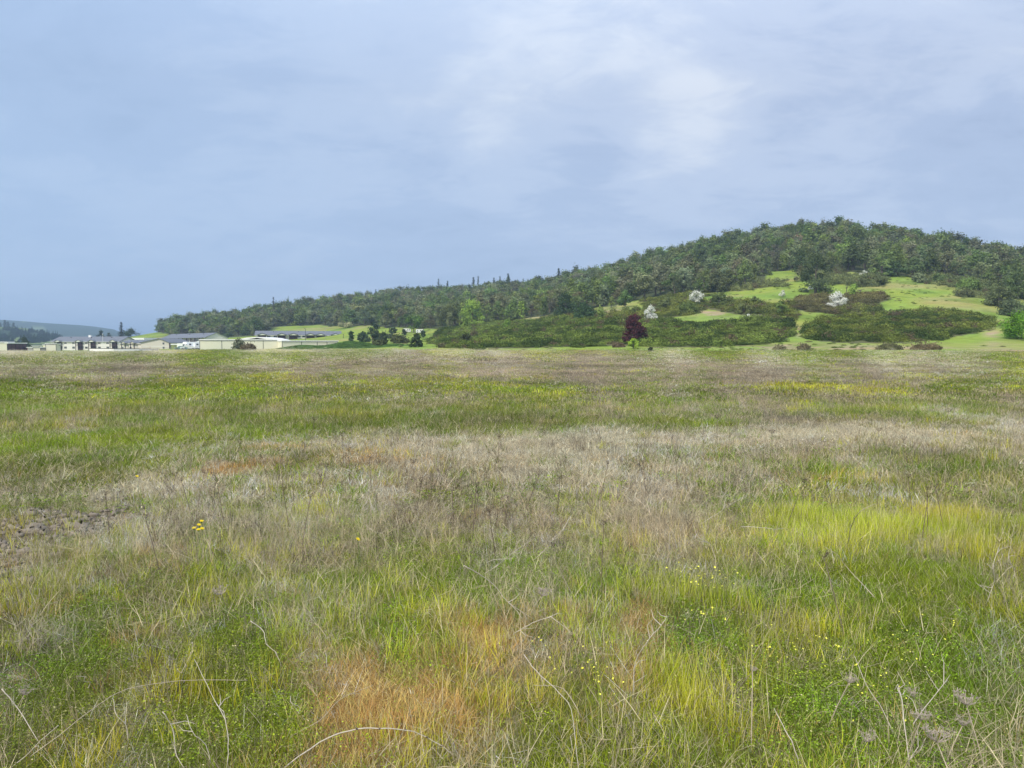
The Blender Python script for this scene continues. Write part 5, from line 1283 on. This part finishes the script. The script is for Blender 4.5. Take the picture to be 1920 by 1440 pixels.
for i, (a, b, lab) in enumerate([((905, 1078), (1000, 1010), 'long pale twig slanting up in the central dead weeds'), ((1000, 1050), (1060, 990), 'second slanting twig right of the long pale one'), ((1340, 1045), (1300, 985), 'white dead branch at the right of the central weeds'),
    ((1310, 985), (1395, 930), 'pale twig leading up to the right from the white branch'), ((1850, 1130), (1875, 1020), 'white dead stalk standing at the right edge grass'), ((1898, 1090), (1893, 1030), 'short white stalk right of the taller one at the right edge'),
    ((870, 1060), (1000, 1160), 'thin grey twig lying down to the right under the central weeds'), ((690, 920), (680, 968), 'whitish bare stem left of the centre'), ((165, 1290), (160, 1268), 'short pale stub at lower left'),
    ((305, 1335), (345, 1440), 'long grey straw leaning at the bottom left'), ((240, 1390), (212, 1310), 'grey dead stem at bottom left'), ((470, 1165), (520, 1225), 'pale broken straw above the lower left grass'), ((20, 1440), (110, 1360), 'thin bent straw in the bottom left corner'),
    ((395, 1430), (350, 1340), 'pale leaning straw at bottom left of centre'), ((560, 1340), (545, 1305), 'short white straw near the orange grass edge')]):
    (x0, y0), (x1, y1) = a, b
    m1 = ((x0*2+x1)/3+6, (y0*2+y1)/3-3); m2 = ((x0+2*x1)/3-4, (y0+2*y1)/3+2); s = abs(y1-y0)/F*gpt(*a).y
    h1 = min(.5, max(.08, s*1.0)) if y1 < y0 else .06
    h0 = .02 if y1 < y0 else min(.4, s)
    cane([a, m1, m2, b], [h0, h0+(h1-h0)*.4, h0+(h1-h0)*.75, h1], .0026*gpt(*a).y/4+.0006, .0014, lab, twigs=4 if 'branch' in lab or 'twig' in lab or 'stalk' in lab else 1, seed=30+i)
# dried wild carrot heads
def umbel_mesh(r, R_, m, cup=.7, n=26):
    mb = MB()
    for i in range(n):
        a = r.uniform(0, 6.28); q = math.sqrt(r.uniform(.02, 1)); e = Vector((math.cos(a)*q*R_, math.sin(a)*q*R_, R_*(.35+cup*q*.7+r.normal(0, .06))))
        mid = Vector((e.x*.75, e.y*.75, e.z*.45)); mb.tube([(0, 0, 0), mid, e], [R_*.03, R_*.022, R_*.014], 3)
        for k in range(5):
            d = Vector((r.normal(0, .5), r.normal(0, .5), abs(r.normal(.3, .4)))); mb.tube([e, e+d*R_*.24], [R_*.018, R_*.028], 3)
    return mb.mesh('seed_head', m)
def umbel(px, v, size, label, h, m=M_UMB, seed=0, tilt=0.15):
    r = np.random.default_rng(seed); P = world_path([(px, v), (px, v)], [h, h])[0]; z0 = gz(P.x, P.y)
    t = thing('wild_carrot', label, 'dried flower', (P.x, P.y, z0), 0, 'dried wild carrot heads in the near grass'); H = P.z-z0; R_ = size/F*P.y/2
    b = Vector((r.normal(0, .03), r.normal(0, .03), 0))
    link('stem', MB().tube([(b.x*2, b.y*2, -.02), (b.x, b.y, H*.5), (0, 0, H)], [.0026, .0022, .0018], 5).mesh('stem', M_TSTK if m is M_UMB else M_DSTK), t)
    o = link('seed_head', umbel_mesh(r, R_, m), t, (0, 0, H)); o.rotation_euler = (r.normal(0, tilt), r.normal(0, tilt), 0)
for a in [(1592, 1280, 30, 'pale cupped dry flower head left of the lower right group', .22), (1812, 1322, 46, 'largest dry flower head at lower right, highest of the group', .26), (1805, 1360, 34, 'grey dry flower head directly below the largest one', .14),
          (1757, 1392, 56, 'wide ragged dry flower head near the bottom right', .18), (1727, 1350, 38, 'dry flower head between the pale stems at lower right', .18), (1628, 1390, 34, 'dark-based dry flower head at the bottom right', .16),
          (1411, 1258, 16, 'small pale dry head on top of the leaning straw stalk', .30), (1712, 1306, 30, 'faint flat dry flower head above the pale stems', .16), (45, 1303, 26, 'whitish crumpled dry head at the lower left edge', .08),
          (1015, 1118, 34, 'pale tangled dry head in the middle of the near grass', .1), (415, 1115, 30, 'pale flattened dry head left of the middle', .12)]:
    umbel(*a, seed=int(a[0]))
# small dark heads on stems through the middle distance
dm = [umbel_mesh(np.random.default_rng(900+i), .030, M_UMBD, .9, 11) for i in range(3)]
DS = [(198, 928), (329, 893), (340, 902), (383, 887), (404, 893), (407, 903), (273, 972), (545, 876), (612, 876), (531, 920), (582, 932), (601, 894), (450, 833), (492, 859), (523, 846), (530, 850), (642, 818), (654, 845),
      (693, 861), (775, 868), (790, 904), (825, 887), (848, 921), (893, 913), (897, 926), (936, 820), (1011, 891), (1050, 898), (1206, 867), (1267, 853), (1276, 860), (1253, 842), (1318, 815), (1368, 800), (1447, 813),
      (1508, 905), (1507, 905), (1648, 809), (1694, 825), (1738, 919), (1740, 932), (1754, 914), (1651, 893), (1703, 896), (1550, 903), (1915, 772), (1778, 773), (1460, 868), (1132, 984), (917, 960), (1140, 870), (1034, 746+40), (590, 788), (1345, 785),
      (1068, 776), (1121, 785), (1170, 757), (1545, 1045)]
r = np.random.default_rng(55); dproto = None
for i, (px, v) in enumerate(DS):
    h = .40 if v > 800 else .46; P = world_path([(px, v), (px, v)], [h, h])[0]; z0 = gz(P.x, P.y)
    t = thing('seed_stalk', 'thin stalk with a dark cupped seed head, '+('by the orange patches at left' if px < 860 and v < 900 else 'in pale grass by the yellow flowers' if px < 430 else 'in the dead weeds at middle distance' if px < 1000 else 'in the bleached grass right of the centre' if px < 1480 else 'in the greener grass toward the right'), 'seed stalk', (P.x, P.y, z0), r.uniform(0, 6), 'dark seed heads standing over the dry grass')
    b = r.normal(0, .035, 2); H = P.z-z0
    link('stem', MB().tube([(b[0]*2, b[1]*2, -.02), (b[0], b[1], H*.5), (0, 0, H)], [.0030, .0026, .0022], 4).mesh('stem', M_DSTK), t)
    o = link('seed_head', dm[i % 3], t, (0, 0, H)); s = max(1.0, P.y/7.5)*1.15; o.scale = (s, s, s)
# yellow flowers
def dandelion_mesh(r, R_):
    mb = MB()
    for ring, (n, q, z) in enumerate(((13, 1.0, 0.0), (10, .75, .12), (7, .45, .2))):
        for i in range(n):
            a = 6.283*i/n+ring*.3; c, s = math.cos(a), math.sin(a); w = .16
            mb.poly([(0, 0, z*R_*.3), (R_*q*(c*.6-s*w), R_*q*(s*.6+c*w), R_*z+R_*.12), (R_*q*c, R_*q*s, R_*z+R_*.18), (R_*q*(c*.6+s*w), R_*q*(s*.6-c*w), R_*z+R_*.12)])
    return mb.mesh('petals', M_YEL)
dn = dandelion_mesh(np.random.default_rng(1), .020)
for i, (px, v, lab) in enumerate([(364, 990, 'leftmost yellow flower of the cluster in the dry grass at left'), (372, 993, 'lowest yellow flower of the cluster in the dry grass at left'), (378, 977, 'topmost yellow flower of the cluster in the dry grass at left'),
      (373, 984, 'middle yellow flower of the cluster in the dry grass at left'), (379, 991, 'rightmost yellow flower of the cluster in the dry grass at left'), (257, 893, 'single small yellow flower farther off at left'), (671, 1011, 'lone pale yellow flower near the greyish weeds left of centre')]):
    P = world_path([(px, v), (px, v)], [.26, .26])[0]; z0 = gz(P.x, P.y); t = thing('yellow_flower', lab, 'flower', (P.x, P.y, z0)); H = P.z-z0
    link('stem', MB().tube([(.02, .01, -.02), (.01, 0, H*.5), (0, 0, H)], .002, 4).mesh('stem', M_GST), t)
    o = link('petals', dn, t, (0, 0, H)); s = .85 if i < 5 else .9; o.scale = (s, s, s); o.rotation_euler = (.25, .1*i, 0)
    link('calyx', MB().tube([(0, 0, H-.014), (0, 0, H)], [.004, .007], 6).mesh('calyx', M_GST), t)
bm_ = MB()
for i in range(5):
    a = 6.283*i/5; c, s = math.cos(a), math.sin(a); bm_.poly([(0, 0, 0), (.004*c-.003*s, .004*s+.003*c, .002), (.007*c, .007*s, .003), (.004*c+.003*s, .004*s-.003*c, .002)])
bme = bm_.mesh('buttercup', M_BUT); bst = MB().tube([(0, 0, -.10), (0, 0, 0)], .0009, 3).mesh('stem', M_GST)
proto = thing('buttercup', 'tiny yellow wildflower dotted in the lush near grass', 'wildflower', (0, 0, 0), 0, 'tiny yellow wildflowers in the near grass'); link('petals', bme, proto); link('stem', bst, proto)
r = np.random.default_rng(77); first = True
for qi, (px, v, sx_, sy_, n) in enumerate([(1335, 1080, 55, 28, 62), (1110, 1245, 50, 40, 42), (1500, 1210, 110, 30, 60), (1650, 1240, 110, 60, 66), (1320, 1150, 60, 30, 22), (1050, 1200, 60, 20, 8), (1720, 1170, 80, 30, 18), (1250, 1075, 60, 30, 14)]):
    for k in range(n):
        a, b = r.normal(px, sx_*.6), r.normal(v, sy_*.6); P = world_path([(a, b), (a, b)], [.12, .12])[0]; s = r.uniform(.45, 1.0)*P.y/4
        o = proto if first else dup(proto); first = False; o['label'] = 'tiny yellow wildflower '+('in the dense cluster beyond the forked twig', 'near the forked twig by the orange grass', 'in the green grass right of the bright yellow grass', 'among the lush plants above the dry flower heads', 'just below the dense yellow cluster', 'at the edge of the orange grass', 'in the lush grass at far right', 'at the left end of the dense yellow cluster')[qi]; o.location = P; o.scale = (s, s, s); o.rotation_euler = (r.normal(-.3, .4)+.5, r.normal(0, .4), r.uniform(0, 6))
# turned soil at left
def clods():
    r = np.random.default_rng(5); V, Q = [], []; off = 0
    ico_v = []; n_lat, n_lon = 5, 7
    for i in range(1500):
        x = SOIL[0]+r.normal(0, .8); y = SOIL[1]+r.normal(0, 1.2)
        if i % 4 == 0: x = SOIL[0]+.4+r.normal(0, .45); y = depth_of(1110)+r.normal(0, .45)
        if i > 1440: x, y = gpt(958+r.normal(0, 8), 948+r.normal(0, 3))[:2]
        elif soil_mask(np.array([x]), np.array([y]))[0] < .4 and r.uniform() < .85: continue
        s = r.uniform(.010, .038)*(1.6 if r.uniform() < .12 else 1); z = gz(x, y)+s*.25; g = r.uniform(.6, 1.5, 3); ph = r.uniform(0, 6, 3)
        vs = []
        for a in range(n_lat):
            th = math.pi*(a+.5)/n_lat
            for b in range(n_lon):
                f = 2*math.pi*b/n_lon; k = 1+.28*math.sin(3*th+ph[0])*math.cos(2*f+ph[1])+r.normal(0, .22)
                vs.append((x+s*g[0]*k*math.sin(th)*math.cos(f), y+s*g[1]*k*math.sin(th)*math.sin(f), z+s*.7*k*math.cos(th)))
        V += vs
        for a in range(n_lat-1):
            for b in range(n_lon): Q.append([off+a*n_lon+b, off+(a+1)*n_lon+b, off+(a+1)*n_lon+(b+1) % n_lon, off+a*n_lon+(b+1) % n_lon])
        Q2 = None; off += len(vs)
    me = mesh_np('soil_clods', V, quads=Q, mats=[M_SOIL]); o = link('soil_clods', me); tag(o, 'crumbled grey-brown turned soil in clods at the left edge', 'soil', kind='stuff')
clods()

# ------------------------------------------------------------------ the air
hm = bpy.data.materials.new('haze'); hm.use_nodes = True; t_ = hm.node_tree; t_.nodes.clear()
pv = N(t_, 'ShaderNodeVolumePrincipled'); pv.inputs['Color'].default_value = (.55, .75, 1.0, 1); pv.inputs['Density'].default_value = .00026; pv.inputs['Anisotropy'].default_value = 0.1
mo = N(t_, 'ShaderNodeOutputMaterial'); t_.links.new(pv.outputs[0], mo.inputs['Volume'])
zmin = float(GV[..., 2].min())-1; zmax = float(GV[..., 2].max())+30
hz = link('haze', MB().box(-9100, 9100, -9100, 9100, min(zmin, -3.5), zmax).mesh('haze', hm)); tag(hz, 'thin bluish haze in the air over the valley', 'haze', kind='stuff')
print('HAZE', zmin, zmax)
